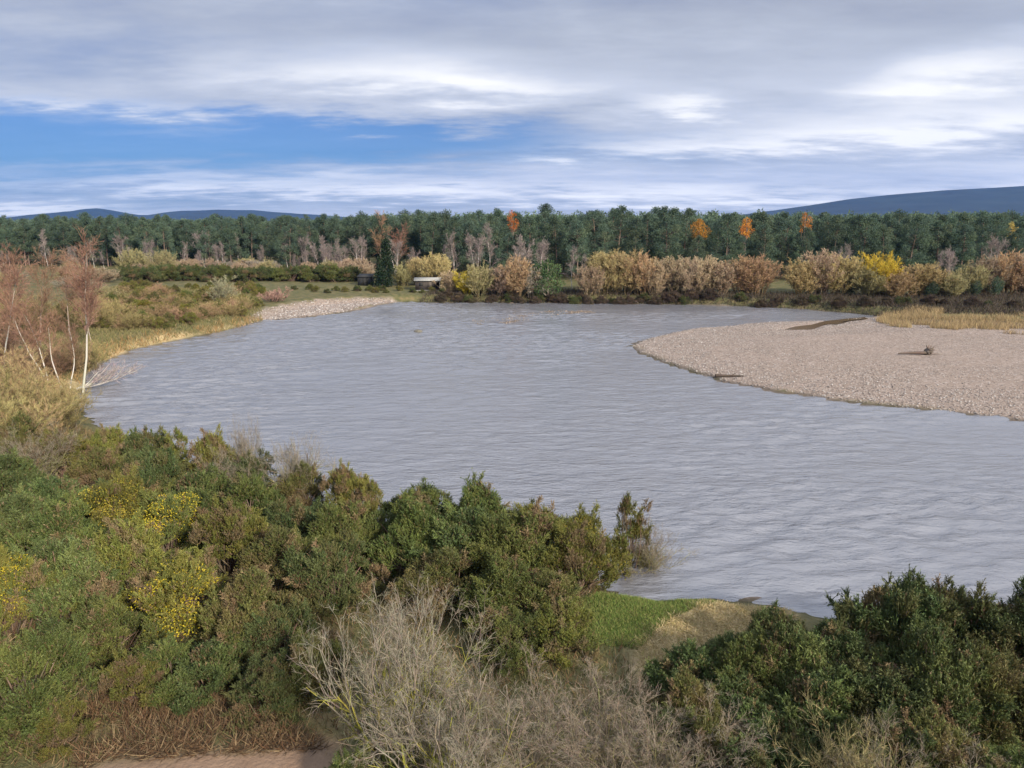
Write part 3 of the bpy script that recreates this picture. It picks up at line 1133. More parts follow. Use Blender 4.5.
# ------------------------------------------------------------------ bare trees in front of the pines
GREY = [bare_tree(400 + i, 'bare_birch', H=h, rt=0.10, k1=18, k2=8, k3=7, ctrunk=(0.48, 0.44, 0.42), cbr=(0.25, 0.21, 0.20), ctwig=(0.26, 0.215, 0.20), t0=0.25,
                  L1=0.30, forks=f, tw=0.035, spread=0.5) for i, (h, f) in enumerate([(8.5, 1), (9.5, 2), (7.5, 3)])]
RED = [bare_tree(420 + i, 'bare_tree', H=h, rt=0.12, k1=20, k2=9, k3=7, ctrunk=(0.28, 0.23, 0.2), cbr=(0.2, 0.12, 0.10), ctwig=(0.30, 0.175, 0.115), t0=0.3,
                 L1=0.34, forks=1, tw=0.05, spread=0.8) for i, h in enumerate([13.5, 10.0])]
bl = [(288, 199, 0, 1.0, 'mauve grey bare birch, left of the pair above dark gorse hedge'), (304, 198, 1, 0.9, 'twin stemmed mauve bare birch above the dark gorse hedge'),
      (322, 195, 2, 1.05, 'broad mauve bare birch, right end of the mauve clump'), (340, 194, 0, 0.85, 'thin grey birch left of the rusty tree'),
      (205, 214, 1, 1.0, 'pale bare birch standing before the left pines'), (222, 212, 0, 0.8, 'short pale stemmed birch beside the gap in left pines'),
      (238, 210, 0, 0.95, 'slender white stemmed birch below left hill'), (262, 204, 2, 0.75, 'low three stemmed mauve birch behind the hedge'),
      (150, 218, 2, 0.95, 'bushy mauve bare tree right of the tallest red birch'), (122, 215, 1, 0.9, 'purplish bare tree behind the tallest red birch'),
      (48, 215, 0, 1.05, 'grey bare birch above the red birch crowns at left'), (455, 166, 0, 1.05, 'pale birch stem behind the hut, right of its roof'),
      (447, 168, 0, 0.8, 'small pale birch just right of the hut roof'), (476, 163, 1, 1.0, 'greyish bare birch left of the amber shrubs'), (413, 172, 2, 0.8, 'low mauve bare tree left of the hut'),
      (489, 165, 0, 1.25, 'tall pale bare birch below the amber autumn tree'), (520, 158, 2, 1.15, 'wide mauve bare tree behind the bushy green shrub tree'),
      (572, 147, 0, 0.85, 'white stemmed bare birch standing by the water, centre of far bank'), (585, 146, 0, 0.7, 'smaller white stemmed birch at the water beside the widest willow thicket'),
      (842, 158, 2, 0.95, 'grey bare tree behind the paired tan willows'), (938, 150, 0, 0.72, 'pale bare tree, left of the pale pair right of yellow willow'),
      (948, 150, 1, 0.75, 'pale bare tree, right of the pale pair at right'), (990, 165, 1, 0.95, 'mauve bare tree behind the pinkish willows at right'),
      (360, 190, 1, 0.9, 'grey birch beneath the rusty tree'), (395, 182, 1, 0.85, 'bare grey birch right of the dark conifer'), (540, 160, 1, 0.9, 'mauve birch between the pines and bushy green shrub tree')]
for px, dep, v, s, lab in bl:
    x, y, z = pos_at(px, dep)
    place(GREY[v], (x, y, z), px * 1.7, s * 1.08, lab, 'birch tree', 'leafless trees in front of the pine wood')
for px, dep, v, s, lab in [(380, 193, 0, 1.0, 'rusty red brown tree standing against the pines behind dark conifer'), (397, 191, 1, 1.15, 'duller brown bare tree right of the rusty tree')]:
    x, y, z = pos_at(px, dep)
    place(RED[v], (x, y, z), 0.4, s, lab, 'bare tree', 'leafless trees in front of the pine wood')

# ------------------------------------------------------------------ willows on the far bank
WIL = {}
for i, (nm, c) in enumerate({'ochre': (0.42, 0.33, 0.165), 'tan': (0.40, 0.31, 0.205), 'orange': (0.43, 0.305, 0.175), 'yellow': (0.58, 0.44, 0.06), 'olive': (0.33, 0.30, 0.15),
                             'pink': (0.38, 0.29, 0.205), 'grey': (0.32, 0.285, 0.23)}.items()):
    WIL[nm] = bare_shrub(500 + i, 'willow', H=5.6, spread=0.40, n0=46, k1=8, k2=8, k3=5, r0=0.045, cstem=tuple(0.6 * np.array(c)), ctwig=c, tw=0.05, wob=0.07, up=0.05,
                         sp2=0.6, base=1.1, kl=(0.34, 0.45, 0.4), dome=True)
wl = [(403, 158, 'olive', 0.75, 'olive willow shrub between dark conifer and hut'), (420, 160, 'ochre', 0.85, 'yellow brown willow behind the hut'), (438, 155, 'ochre', 0.95, 'tawny rounded willow just behind hut roof'),
      (452, 146, 'tan', 0.65, 'low tan willow right of the hut'), (468, 144, 'yellow', 0.68, 'mustard shrub between the hut and pink willow'), (480, 143, 'olive', 0.8, 'olive willow at the water right of the hut'), (500, 143, 'pink', 0.95, 'pinkish rounded willow right of the mustard shrub'),
      (516, 142, 'orange', 0.9, 'orange brown willow left of the bushy green shrub tree'), (533, 142, 'grey', 0.8, 'grey willow under the bushy green shrub tree'), (588, 142, 'tan', 0.85, 'small tan willow, left end of the widest thicket'),
      (603, 144, 'ochre', 1.12, 'ochre willow, left half of the widest thicket'), (622, 144, 'ochre', 1.2, 'tallest ochre willow at the middle of the widest thicket'), (640, 143, 'orange', 1.05, 'orange tan willow, right half of widest thicket'),
      (652, 142, 'tan', 0.8, 'low tan willow in the gap before upright tan willow'), (667, 144, 'tan', 1.12, 'upright tan willow right of the widest thicket'), (684, 143, 'pink', 0.95, 'pinkish willow between upright tan willow and pale one'),
      (700, 143, 'tan', 1.0, 'pale tan willow left of the round orange brown willow'), (716, 143, 'tan', 0.9, 'dull tan willow pressed against the round orange brown one'), (738, 144, 'orange', 1.12, 'round orange brown willow, left half'),
      (753, 143, 'orange', 1.05, 'round orange brown willow, right half beside the gap'), (798, 141, 'ochre', 1.05, 'tan willow right of the gap, left of a pair'), (815, 141, 'tan', 1.12, 'big tan willow, middle of the pair right of the gap'),
      (836, 140, 'ochre', 1.02, 'ochre willow, right of the pair beyond the gap'), (872, 138, 'yellow', 0.98, 'bright yellow willow standing out among tan ones'), (862, 137, 'olive', 0.75, 'olive shrub in front of bright yellow willow'),
      (890, 135, 'orange', 0.8, 'orange tan willow before the bright yellow one'), (908, 137, 'ochre', 0.95, 'ochre willow right of bright yellow willow'), (920, 136, 'ochre', 0.85, 'low ochre willow left of the pale bare pair'), (942, 134, 'olive', 0.7, 'olive willow in front of the pale bare pair'),
      (962, 138, 'olive', 0.8, 'greenish willow right of the pale bare pair'), (980, 140, 'pink', 0.98, 'pinkish willow, left of the right edge clump'), (998, 139, 'orange', 1.0, 'orange pink willow, second from right edge'), (1016, 138, 'tan', 1.0, 'tan willow at the right edge of the far bank'),
      (1036, 138, 'orange', 1.0, 'orange willow cut by the right edge'), (165, 185, 'olive', 0.8, 'olive bare shrub behind the left hedge'), (190, 184, 'tan', 0.65, 'low tan shrub behind the left hedge'), (215, 182, 'pink', 0.6, 'pinkish low shrub over the left hedge'),
      (135, 188, 'olive', 0.95, 'grey olive shrub right of the red birches'), (240, 182, 'tan', 0.55, 'tan shrub over the middle of left hedge'), (268, 180, 'olive', 0.6, 'olive shrub over the right half of left hedge'), (310, 178, 'tan', 0.55, 'tan shrub at the right of the left hedge'),
      (345, 176, 'pink', 0.75, 'pinkish bare shrub left of the dark conifer'), (328, 176, 'olive', 0.6, 'yellow olive shrub at end of left hedge'), (362, 172, 'pink', 0.7, 'brownish pink shrub beside the dark shed')]
for px, dep, c, s, lab in wl:
    x, y, z = pos_at(px, dep)
    place(WIL[c], (x, y - (2.6 if px > 440 else 0.5), z - 0.3), px * 2.3, (s * (1.2 + 0.3 * ((px * 0.37) % 1)), s * 1.3, s * (1.02 + 0.36 * ((px * 0.618) % 1))), lab, 'willow', 'leafless willows on the far bank')
r_ = np.random.default_rng(31)
for i in range(64):
    px = r_.uniform(-20, 375)
    dep = r_.uniform(172, 203) if px > 125 else r_.uniform(120, 205)
    x, y, z = pos_at(px, dep)
    s = r_.uniform(0.35, 0.62)
    place(WIL[['pink', 'tan', 'grey', 'olive', 'pink'][i % 5]], (x, y, z - 0.2), r_.uniform(0, 6), (s * 1.8, s * 1.8, s), 'low leafless scrub bush in the mauve and tan band below the left pines',
          'bush', 'leafless scrub below the left pines')
for i in range(20):
    px = r_.uniform(-20, 372)
    dep = front(px) - r_.uniform(4, 14)
    x, y, z = pos_at(px, dep)
    place(GREY[i % 3], (x, y, z), r_.uniform(0, 6), r_.uniform(0.55, 0.85), 'small mauve leafless tree among many along the foot of left pines', 'bare tree', 'small leafless trees along the left pines')
drop_unused(WIL.values())

# dark conifer, bushy green shrub tree, low pines
x, y, z = pos_at(384, 155)
t = leafy_tree(801, 'conifer', 10.2, 3.3, [(0.022, 0.045, 0.022), (0.03, 0.055, 0.026)], low=0.05, n=95, size=0.4, nl=46, cone=True)
t.location = (x, y, z)
tag(t, 'dark green conical conifer alone on the grassy far bank', 'conifer')
GR = [leafy_tree(810 + i, 'green_tree', 6.2, 2.7, c, low=0.2, n=85, size=0.3, nl=26) for i, c in enumerate(
    [[(0.065, 0.11, 0.04), (0.085, 0.13, 0.05)], [(0.05, 0.085, 0.05), (0.06, 0.095, 0.055)]])]
for px, dep, v, s, lab in [(548, 138.6, 0, 1.25, 'bushy bright green shrub tree, middle of the far bank'), (536, 141, 1, 1.0, 'blue green young pine left of bushy bright green shrub tree'),
                           (500, 152, 1, 0.85, 'small pale green pine peeping over the pinkish willow'), (852, 136, 1, 0.62, 'blue green shrub left of the bright yellow willow'), (932, 131, 1, 0.5, 'low green shrub before the olive willow'),
                           (975, 131, 1, 0.5, 'low dark green shrub under the pinkish willow'), (996, 132, 1, 0.6, 'conical green shrub near the right edge'), (845, 137, 0, 0.5, 'small green shrub under the ochre pair')]:
    x, y, z = pos_at(px, dep)
    place(GR[v], (x, y, z), px, s, lab, 'evergreen shrub', 'green shrubs on the far bank')

# ------------------------------------------------------------------ gorse and scrub kinds used near and far
G = {}
G['green'] = gorse(1, 'green')
G['green2'] = gorse(2, 'green', lobes=58, dead=0.08)
G['blue'] = gorse(3, 'blue', Ls=(0.13, 0.32), up=1.5, dead=0.08, spread=0.7)
G['blue2'] = gorse(4, 'blue', lobes=58, Ls=(0.12, 0.27), up=1.2, dead=0.06)
G['olive'] = gorse(5, 'olive', dead=0.15)
G['brown'] = gorse(6, 'brown', dead=0.25)
G['bramble'] = gorse(14, 'bramble', dead=0.05)
G['bramble2'] = gorse(15, 'bramble', dead=0.05, airy=0.4)
G['dark'] = gorse(7, 'dark', lobes=58, dead=0.12)
G['dark2'] = gorse(8, 'dark', Ls=(0.13, 0.32), up=1.5, dead=0.06, spread=0.7)
G['bloom'] = gorse(9, 'olive', flower=0.28, dead=0.1)
G['bloomlow'] = gorse(10, 'green', flower=0.22, dead=0.12)
G['airy'] = gorse(12, 'olive', Rr=1.7, H=3.3, lobes=34, per=170, airy=0.7, dead=0.2)
G['golden'] = gorse(13, 'olive', flower=0.4, dead=0.05, fcol=(0.30, 0.25, 0.035))

# dark hedge and low scrub on the far-left bank, and dark bushes along the far right bank
r_ = np.random.default_rng(21)
for i in range(26):
    px = 128 + i * 9.0 + r_.normal() * 2
    dep = 168 - 0.02 * i + r_.normal() * 2.5
    x, y, z = pos_at(px, dep)
    s = r_.uniform(0.95, 1.35)
    place(G[['dark', 'dark2', 'green'][i % 3]], (x, y, z - 0.1), r_.uniform(0, 6), (s * 1.25, s * 1.25, s), 'dark gorse bush in the long hedge across the left bank', 'gorse bush', 'gorse bushes of the far left hedge')
for i in range(170):
    px = r_.uniform(98, 262)
    py = r_.uniform(288, 330)
    x, y, z = gpos(px, py)
    if sdf([[x, y]], WATER)[0] < 2.5 or sdf([[x, y]], BAR_LEFT)[0] < 1:
        continue
    s = r_.uniform(0.3, 0.66)
    place(G[['olive', 'golden', 'olive', 'brown', 'green'][i % 5]], (x, y, z - 0.1), r_.uniform(0, 6), (s * 1.2, s * 1.2, s), 'low olive green bush in the rough scrub of the left bank beyond birches', 'bush', 'low bushes on the left bank')
for i in range(46):
    px = 440 + i * 9 + r_.normal() * 3 if i < 30 else 715 + (i - 30) * 21 + r_.normal() * 4
    dep = np.interp(px, [440, 700, 800, 860, 1040], [137.5, 134.5, 128, 122, 116]) + r_.uniform(0, 2.5)
    x, y, z = pos_at(px, dep)
    s = r_.uniform(0.45, 0.74)
    place(G[['bramble', 'bramble2', 'bramble', 'dark'][i % 4]], (x, y, z - 0.4), r_.uniform(0, 6), (s * 1.3, s * 1.3, s), 'low dark bush hanging over the water edge below far willows', 'bush', 'dark bushes along the far water edge')
for i in range(16):
    px = 300 + i * 9.2 + r_.normal() * 3
    x, y, z = pos_at(px, 141.5 + r_.uniform(0, 7))
    s = r_.uniform(0.28, 0.45)
    place(G[['dark', 'green', 'olive'][i % 3]], (x, y, z - 0.1), r_.uniform(0, 6), (s * 1.4, s * 1.4, s), 'small bush on the far bank grass between gravel and hut', 'bush', 'small bushes below the hut')

# ------------------------------------------------------------------ left bank: birches and tan brush
BIR = [bare_tree(600, 'birch', H=11.6, lean=(0.22, 0.05), rt=0.095, k1=30, k2=9, k3=7, t0=0.45, L1=0.22, spread=0.55, tw=0.026),
       bare_tree(601, 'birch', H=7.5, lean=(0.10, 0.1), rt=0.08, k1=22, k2=8, k3=6, t0=0.5, L1=0.28, tw=0.024, wob=0.09),
       bare_tree(602, 'birch', H=8.0, lean=(-0.22, 0.0), rt=0.08, k1=22, k2=8, k3=6, t0=0.5, L1=0.30, tw=0.024, wob=0.09, forks=2),
       bare_tree(603, 'birch', H=9.5, lean=(0.22, 0.0), rt=0.09, k1=24, k2=9, k3=7, t0=0.45, L1=0.28, tw=0.026),
       bare_tree(604, 'birch', H=10.5, lean=(0.05, 0.0), rt=0.08, k1=26, k2=10, k3=9, t0=0.3, L1=0.30, tw=0.03, ctrunk=(0.3, 0.24, 0.2))]
for px, dep, v, s, rz, lab in [(80, 62, 0, 1.14, 0, 'tallest white stemmed birch with red brown crown, leaning over the river'),
                               (67, 62.5, 1, 0.85, 0.5, 'thin upright white birch just left of the tallest birch'),
                               (59, 61, 1, 0.95, 2.6, 'white birch with crooked stem, third back from the water'),
                               (50, 60, 2, 0.95, 0, 'forked white birch leaning away from the river'),
                               (2, 62, 3, 1.0, 0, 'white birch leaning right at the left edge'),
                               (15, 75, 4, 0.92, 1.0, 'red crowned birch behind the leaning one at left edge'), (40, 80, 4, 0.88, 2.0, 'red brown birch crown in the middle of the left thicket'),
                               (70, 84, 4, 0.85, 3.3, 'red brown birch behind the tallest white birch'), (92, 80, 4, 0.8, 4.1, 'rusty birch right behind the tallest white stem'),
                               (-14, 72, 4, 0.95, 5.0, 'red brown birch cut by the left edge')]:
    x, y, z = pos_at(px, dep)
    place(BIR[v], (x, y, z), rz, s, lab, 'birch tree', 'white stemmed birches on the left bank')
TAN = [bare_shrub(620, 'bare_shrub', H=3.4, spread=0.45, n0=26, k1=7, k2=8, k3=7, r0=0.03, cstem=(0.2, 0.15, 0.09), ctwig=(0.36, 0.26, 0.14), tw=0.02, base=0.8, sp2=0.5),
       bare_shrub(621, 'bare_shrub', H=3.4, spread=0.45, n0=26, k1=7, k2=8, k3=7, r0=0.03, cstem=(0.2, 0.16, 0.08), ctwig=(0.31, 0.26, 0.115), tw=0.02, base=0.8, sp2=0.5),
       bare_shrub(622, 'bare_shrub', H=3.4, spread=0.45, n0=26, k1=7, k2=8, k3=7, r0=0.03, cstem=(0.22, 0.15, 0.10), ctwig=(0.37, 0.24, 0.15), tw=0.02, base=0.8, sp2=0.5)]
tl = [(8, 58, 2, 0.8), (28, 57, 0, 0.65), (46, 56, 0, 0.55), (62, 57, 1, 0.45), (-8, 54, 0, 1.2), (14, 52, 0, 1.1), (34, 51, 1, 0.75), (54, 51, 0, 0.65), (70, 54, 1, 0.6),
      (-6, 47, 1, 1.1), (16, 46.5, 0, 1.0), (38, 46, 1, 0.9), (58, 47, 1, 0.75), (24, 66, 2, 0.8), (48, 68, 2, 0.8), (2, 68, 2, 1.3), (70, 70, 0, 0.8), (88, 74, 1, 0.8),
      (30, 90, 1, 1.3), (60, 92, 1, 1.2), (95, 95, 1, 1.0), (110, 100, 1, 0.9), (5, 90, 1, 1.3), (5, 42, 1, 1.0), (30, 42, 0, 0.8)]
for i, (px, dep, v, s) in enumerate(tl):
    x, y, z = pos_at(px, dep)
    place(TAN[v], (x, y, z), i * 1.3, (s * 1.15, s * 1.15, s), 'leafless tan shrub in the thicket around the white birches', 'bare shrub', 'tan shrubs of the left bank thicket')
r_ = np.random.default_rng(33)
for i in range(70):
    px, py = r_.uniform(92, 255), r_.uniform(293, 338)
    x, y, z = gpos(px, py)
    if sdf([[x, y]], WATER)[0] < 2.5 or sdf([[x, y]], BAR_LEFT)[0] < 1:
        continue
    s = r_.uniform(0.35, 0.62)
    place(TAN[i % 3], (x, y, z - 0.1), r_.uniform(0, 6), (s * 1.5, s * 1.5, s), 'small leafless tan bush in the rough scrub of the left bank', 'bare shrub', 'small leafless bushes on the left bank')
t = bare_shrub(630, 'bare_shrub', H=4.0, spread=0.5, n0=24, k1=7, k2=8, k3=7, r0=0.04, cstem=(0.25, 0.22, 0.15), ctwig=(0.36, 0.35, 0.22), tw=0.035, base=0.8, sp2=0.55)
x, y, z = pos_at(226, 121)
t.location = (x, y, z)
tag(t, 'grey green leafless bush at the river bend on left bank', 'bare shrub')
t = bare_shrub(631, 'bare_shrub', H=2.2, spread=0.7, n0=24, k1=7, k2=8, k3=7, r0=0.03, cstem=(0.2, 0.13, 0.10), ctwig=(0.36, 0.24, 0.19), tw=0.035, base=1.0, sp2=0.55)
x, y, z = pos_at(275, 127)
t.location = (x, y, z)
t.scale = (1.3, 1.3, 1)
tag(t, 'purple brown bush on the left gravel bank', 'bare shrub')

# fallen birch lying in the water
r_ = np.random.default_rng(640)
root = empty('fallen_tree')
b0 = np.array(at(78, 394)); e0 = np.array(at(130, 379))
p = np.array([[b0[0], b0[1], 0.5]])
dv = np.array([[e0[0] - b0[0], e0[1] - b0[1] - 1.0, -0.2]])
Ln = np.array([np.linalg.norm(dv)])
P0, D0, R0 = grow(r_, p, unit(dv), Ln, np.array([0.11]), 8, 0.03, 0.004, 0.3)
p, d, l1, ra = sprout(r_, P0, D0, R0, 16, 0.1, 1, 0.9, 0.38, Ln, 0.5)
d[:, 2] = np.abs(d[:, 2]) + 0.25
P1, D1, R1 = grow(r_, p, unit(d), l1, ra, 4, 0.14, 0.08)
a, b, ra, rb = segs(P0, R0)
V, Q, K = tubes(a, b, ra, rb, 7, jit(r_, (0.42, 0.39, 0.36), len(a), 0.06))
o1 = mesh_obj('trunk', V - np.array([b0[0], b0[1], 0]), Q, M_BARK, root, K, smooth=True)
for q_ in range(len(P1)):
    a, b, ra, rb = segs(P1[q_:q_ + 1], R1[q_:q_ + 1] * 1.25)
    V, Q, K = tubes(a, b, ra, rb, 5, jit(r_, (0.33, 0.30, 0.27), len(a), 0.15))
    mesh_obj('limb', V - np.array([b0[0], b0[1], 0]), Q, M_BARK, root, K)
p, d, l2, ra = sprout(r_, P1, D1, R1, 10, 0.1, 1, 0.8, 0.5, l1, 0.5)
P2, D2, R2 = grow(r_, p, d, l2, ra, 2, 0.2, 0.03)
p, d, l3, ra = sprout(r_, P2, D2, R2, 6, 0.1, 1, 0.8, 0.8, l2, 0.5)
a, b, ra, rb = segs(P2, R2)
a, b = np.concatenate([a, p]), np.concatenate([b, p + d * l3[:, None]])
w = np.full(len(a), 0.022)
V, K = ribbons(a, b, w, w * 0.4, r_, jit(r_, (0.36, 0.30, 0.28), len(a), 0.2))
mesh_obj('twigs', V - np.array([b0[0], b0[1], 0]), np.arange(len(V)).reshape(-1, 4), M_TWIG, root, K)
root.location = (b0[0], b0[1], 0)
tag(root, 'fallen bare tree with white limbs lying in the water below birches', 'fallen tree')

# ------------------------------------------------------------------ foreground gorse
GW, GC = 'gorse bush', 'gorse thicket on the near bank'
fg = [  # px of base centre, depth, kind, (width, height), label
    (112, 40, 'olive', 0.95, 0.95, 'olive gorse bush against the river, next to the tan thicket'),
    (150, 38.5, 'dark', 0.9, 0.95, 'dark low gorse at the river edge, left of the knobbly topped bush'),
    (182, 38, 'airy', 0.75, 1.0, 'gappy gorse with knobbly top sticking up against the river'),
    (215, 36, 'olive', 1.0, 1.0, 'rounded olive gorse below right of the knobbly topped bush'),
    (252, 35, 'dark', 0.9, 0.9, 'dark gorse at the river edge between two bare grey shrubs'),
    (300, 34, 'brown', 0.9, 0.9, 'brownish gorse at the river edge with bare twigs over it'),
    (345, 32.5, 'olive', 0.85, 0.85, 'olive gorse at the river edge left of the big mound'),
    (375, 31, 'airy', 0.7, 0.82, 'small gappy gorse peeping over left end of the big mound'),
    (20, 40, 'brown', 1.1, 0.9, 'brown tinted gorse below the tan thicket at the left edge'), (60, 38, 'olive', 1.1, 0.9, 'olive gorse under the tan thicket, second from the left edge'),
    (100, 35.5, 'brown', 1.0, 0.95, 'brown and green gorse a row behind the pale sprayed bush'), (150, 34, 'dark2', 1.05, 0.95, 'deep green gorse in the middle of the left mass, second row'),
    (10, 34, 'blue2', 1.15, 0.95, 'blue green gorse at the left edge, halfway up the left mass'), (55, 32.5, 'blue', 1.1, 0.9, 'pale blue green gorse with upright sprays in the left mass'),
    (200, 32, 'blue', 1.05, 0.95, 'blue green gorse with upright sprays below the rounded olive bush'), (250, 31, 'green', 1.05, 0.95, 'mid green gorse below the river edge bare shrubs'),
    (120, 30, 'golden', 1.1, 0.95, 'yellow tinged gorse in the heart of the left mass'), (170, 29, 'bloomlow', 1.1, 0.9, 'gorse dotted with yellow flowers above the brightest flowering bush'),
    (300, 29, 'dark', 1.05, 0.95, 'dark gorse left of the big mound, upper of two'), (345, 28, 'green2', 1.0, 0.9, 'green gorse pressed against left side of the big mound'),
    (20, 28.5, 'blue2', 1.2, 0.95, 'blue green gorse at left edge above the orange flowering one'), (75, 27, 'green', 1.15, 0.95, 'green gorse two bushes right of the left edge'),
    (230, 27, 'olive', 1.1, 0.95, 'olive gorse above right of the brightest flowering bush'), (280, 25.5, 'brown', 1.05, 0.95, 'brownish dark gorse left of the grey bare shrub'),
    (130, 25, 'olive', 1.15, 0.95, 'olive brown gorse left of the brightest flowering bush'), (330, 24.5, 'dark', 1.05, 0.95, 'dark shaded gorse in the hollow behind grey bare shrub'),
    (185, 23, 'bloom', 1.15, 1.02, 'brightest flowering gorse with yellow blossom across its shoulder'), (65, 23.5, 'blue2', 1.15, 0.95, 'blue green gorse right behind orange flowering bush'),
    (8, 22.5, 'bloom', 0.95, 1.12, 'orange yellow flowering gorse at the left edge'), (250, 21.5, 'brown', 1.0, 0.8, 'brown gorse right below the brightest flowering bush'),
    (128, 18.9, 'olive', 0.62, 0.5, 'low olive gorse among rusty bracken near the path'), (168, 19.6, 'green', 0.7, 0.6, 'green gorse behind the rusty bracken, left of low blue green bush'),
    (268, 18.7, 'dark', 0.7, 0.5, 'low dark gorse on the path edge left of grey bare shrub'), (310, 19.6, 'brown', 0.75, 0.65, 'brown tinged low gorse tucked against the grey bare shrub'), (110, 21.2, 'green', 0.95, 0.8, 'dull green gorse over the rusty bracken'), (215, 19.8, 'blue', 0.78, 0.55, 'low blue green gorse beside the bare earth path'),
    (22, 18.0, 'green2', 1.05, 1.05, 'big fresh green gorse in the bottom left corner'), (60, 17.2, 'olive', 0.5, 0.4, 'small olive gorse at the foot of the bottom left bush'),
    (275, 21.0, 'dark', 0.85, 0.7, 'dark low gorse between path and grey bare shrub'),
    # the big mound
    (420, 30.2, 'green2', 1.15, 1.05, 'dark green gorse, back left of the big mound'), (475, 30, 'green', 1.2, 1.1, 'green gorse crowning the big mound at its top'), (530, 29.2, 'olive', 1.15, 1.08, 'olive gorse on the back right of the big mound'),
    (575, 28, 'golden', 1.05, 1.0, 'golden flowered gorse, right shoulder of the big mound'), (410, 27.5, 'green', 1.15, 1.0, 'green gorse on the left flank of big mound'), (465, 26.8, 'blue2', 1.25, 1.05, 'blue green gorse, centre of the big mound'),
    (520, 26, 'green2', 1.2, 1.0, 'green gorse, front right of the big mound'), (572, 25.6, 'olive', 1.0, 0.92, 'olive gorse at the right foot of the big mound'), (440, 24.5, 'brown', 1.1, 0.85, 'brown based gorse at front foot of the big mound'),
    (500, 23.8, 'green', 1.05, 0.8, 'green gorse just behind the grey bare twigs, mound foot'), (548, 23.6, 'brown', 0.9, 0.72, 'rusty low gorse at the mound foot beside the grass'),
    (628, 30.5, 'airy', 0.9, 1.05, 'tall gappy gorse with bare brown stems at the river edge beside grass'),
    # right mass
    (690, 17.2, 'brown', 0.7, 0.80, 'brownish gorse, left end of the right mass above bare twigs'), (738, 18.0, 'blue', 0.75, 0.78, 'blue green gorse with upright sprays beside the dead grass'),
    (790, 18.8, 'blue2', 0.85, 0.88, 'blue green gorse right of the dead grass'), (838, 19.8, 'dark', 0.9, 0.92, 'dark gorse on the skyline of right mass, left of its summit'),
    (890, 20.6, 'dark2', 0.95, 1.02, 'dark gorse left of the summit of the right mass'), (940, 20.8, 'dark', 1.0, 1.06, 'tallest dark gorse at the summit of the right mass'), (992, 20.6, 'dark2', 0.95, 1.0, 'dark gorse right of the right mass summit'),
    (1040, 20.4, 'dark', 1.0, 1.0, 'dark gorse cut by the right edge'),
    (690, 19.3, 'blue', 0.75, 0.66, 'low blue green gorse facing the dead grass, left of two'), (735, 20.3, 'blue2', 0.78, 0.64, 'low blue green gorse facing the dead grass, right of two'),
    (780, 20.9, 'dark', 0.75, 0.70, 'dark gorse at the water end of the right mass'), (505, 21.6, 'green2', 0.9, 0.62, 'low green gorse right behind grey bare twigs, centre'), (562, 21.9, 'olive', 0.8, 0.52, 'low olive gorse between bare twigs and green grass'),
    (672, 16.4, 'blue2', 0.7, 0.62, 'low blue green gorse at the leftmost end of the right mass'), (700, 17.8, 'dark2', 0.75, 0.7, 'small dark sprayed gorse in front of the dead grass'),
    (758, 18.8, 'green2', 0.8, 0.82, 'mid green gorse under the right end of the dead grass'), (712, 15.6, 'brown', 0.7, 0.8, 'brown green gorse behind the bare twigs, right of centre'), (762, 16.4, 'blue', 0.85, 0.85, 'pale blue green sprayed gorse in front of the right mass'),
    (818, 17.2, 'blue', 0.9, 0.85, 'blue green sprayed gorse in the middle of the right mass'), (874, 17.8, 'dark2', 1.0, 0.95, 'dark sprayed gorse below the right mass summit'), (930, 17.9, 'blue2', 1.0, 0.95, 'green gorse below the summit, right of middle'),
    (985, 17.8, 'brown', 0.95, 0.9, 'rusty tinged gorse near the right edge'), (1034, 17.6, 'dark', 0.95, 0.95, 'shaded gorse at the right edge, middle height'), (752, 14.2, 'dark', 0.75, 0.8, 'dark gorse at the bottom beside bare twigs'),
    (806, 14.9, 'dark2', 0.85, 0.8, 'dark green gorse behind the yellowish bare shrub'), (872, 15.2, 'dark', 0.85, 0.8, 'dark gorse behind the low bare shrub at bottom right'), (935, 15.2, 'brown', 0.9, 0.8, 'brown shaded gorse above the bottom right corner'),
    (1000, 14.6, 'green2', 0.8, 0.75, 'fresh green gorse in the bottom right corner'), (355, 15.2, 'green', 0.55, 0.42, 'low green gorse at the bottom edge left of grey bare shrub'),
]
FGOBJ = []
for i, (px, dep, k, w, h, lab) in enumerate(fg):
    if px > 655:
        h *= np.interp(px, [660, 760, 900, 1040], [0.9, 0.9, 0.95, 0.95])
    x, y, z = pos_at(px, dep)
    h *= 0.86 + 0.3 * ((i * 0.618) % 1)
    place(G[k], (x, y, z - 0.12), i * 2.39, (w * 0.96, w * 0.96, h), lab, GW, GC)
drop_unused(G.values())

# ------------------------------------------------------------------ foreground bare shrubs
T = bare_shrub(900, 'bare_shrub', H=4.4, spread=0.50, n0=34, k1=8, k2=8, k3=5, r0=0.045, cstem=(0.25, 0.215, 0.165), ctwig=(0.27, 0.24, 0.185), tw=0.009,
               lichen=(0.30, 0.29, 0.06), base=0.7, wob=0.2, sp2=0.8)
T2 = bare_shrub(901, 'bare_shrub', H=3.8, spread=0.55, n0=34, k1=8, k2=8, k3=5, r0=0.028, cstem=(0.24, 0.19, 0.14), ctwig=(0.25, 0.21, 0.16), tw=0.009,
                lichen=(0.28, 0.26, 0.11), base=0.9, wob=0.19, sp2=0.75)
T3 = bare_shrub(902, 'bare_shrub', H=2.8, spread=0.55, n0=36, k1=7, k2=9, k3=6, r0=0.022, cstem=(0.25, 0.22, 0.10), ctwig=(0.33, 0.28, 0.14), tw=0.010,
                lichen=(0.30, 0.29, 0.07), base=0.7, wob=0.12, sp2=0.6)
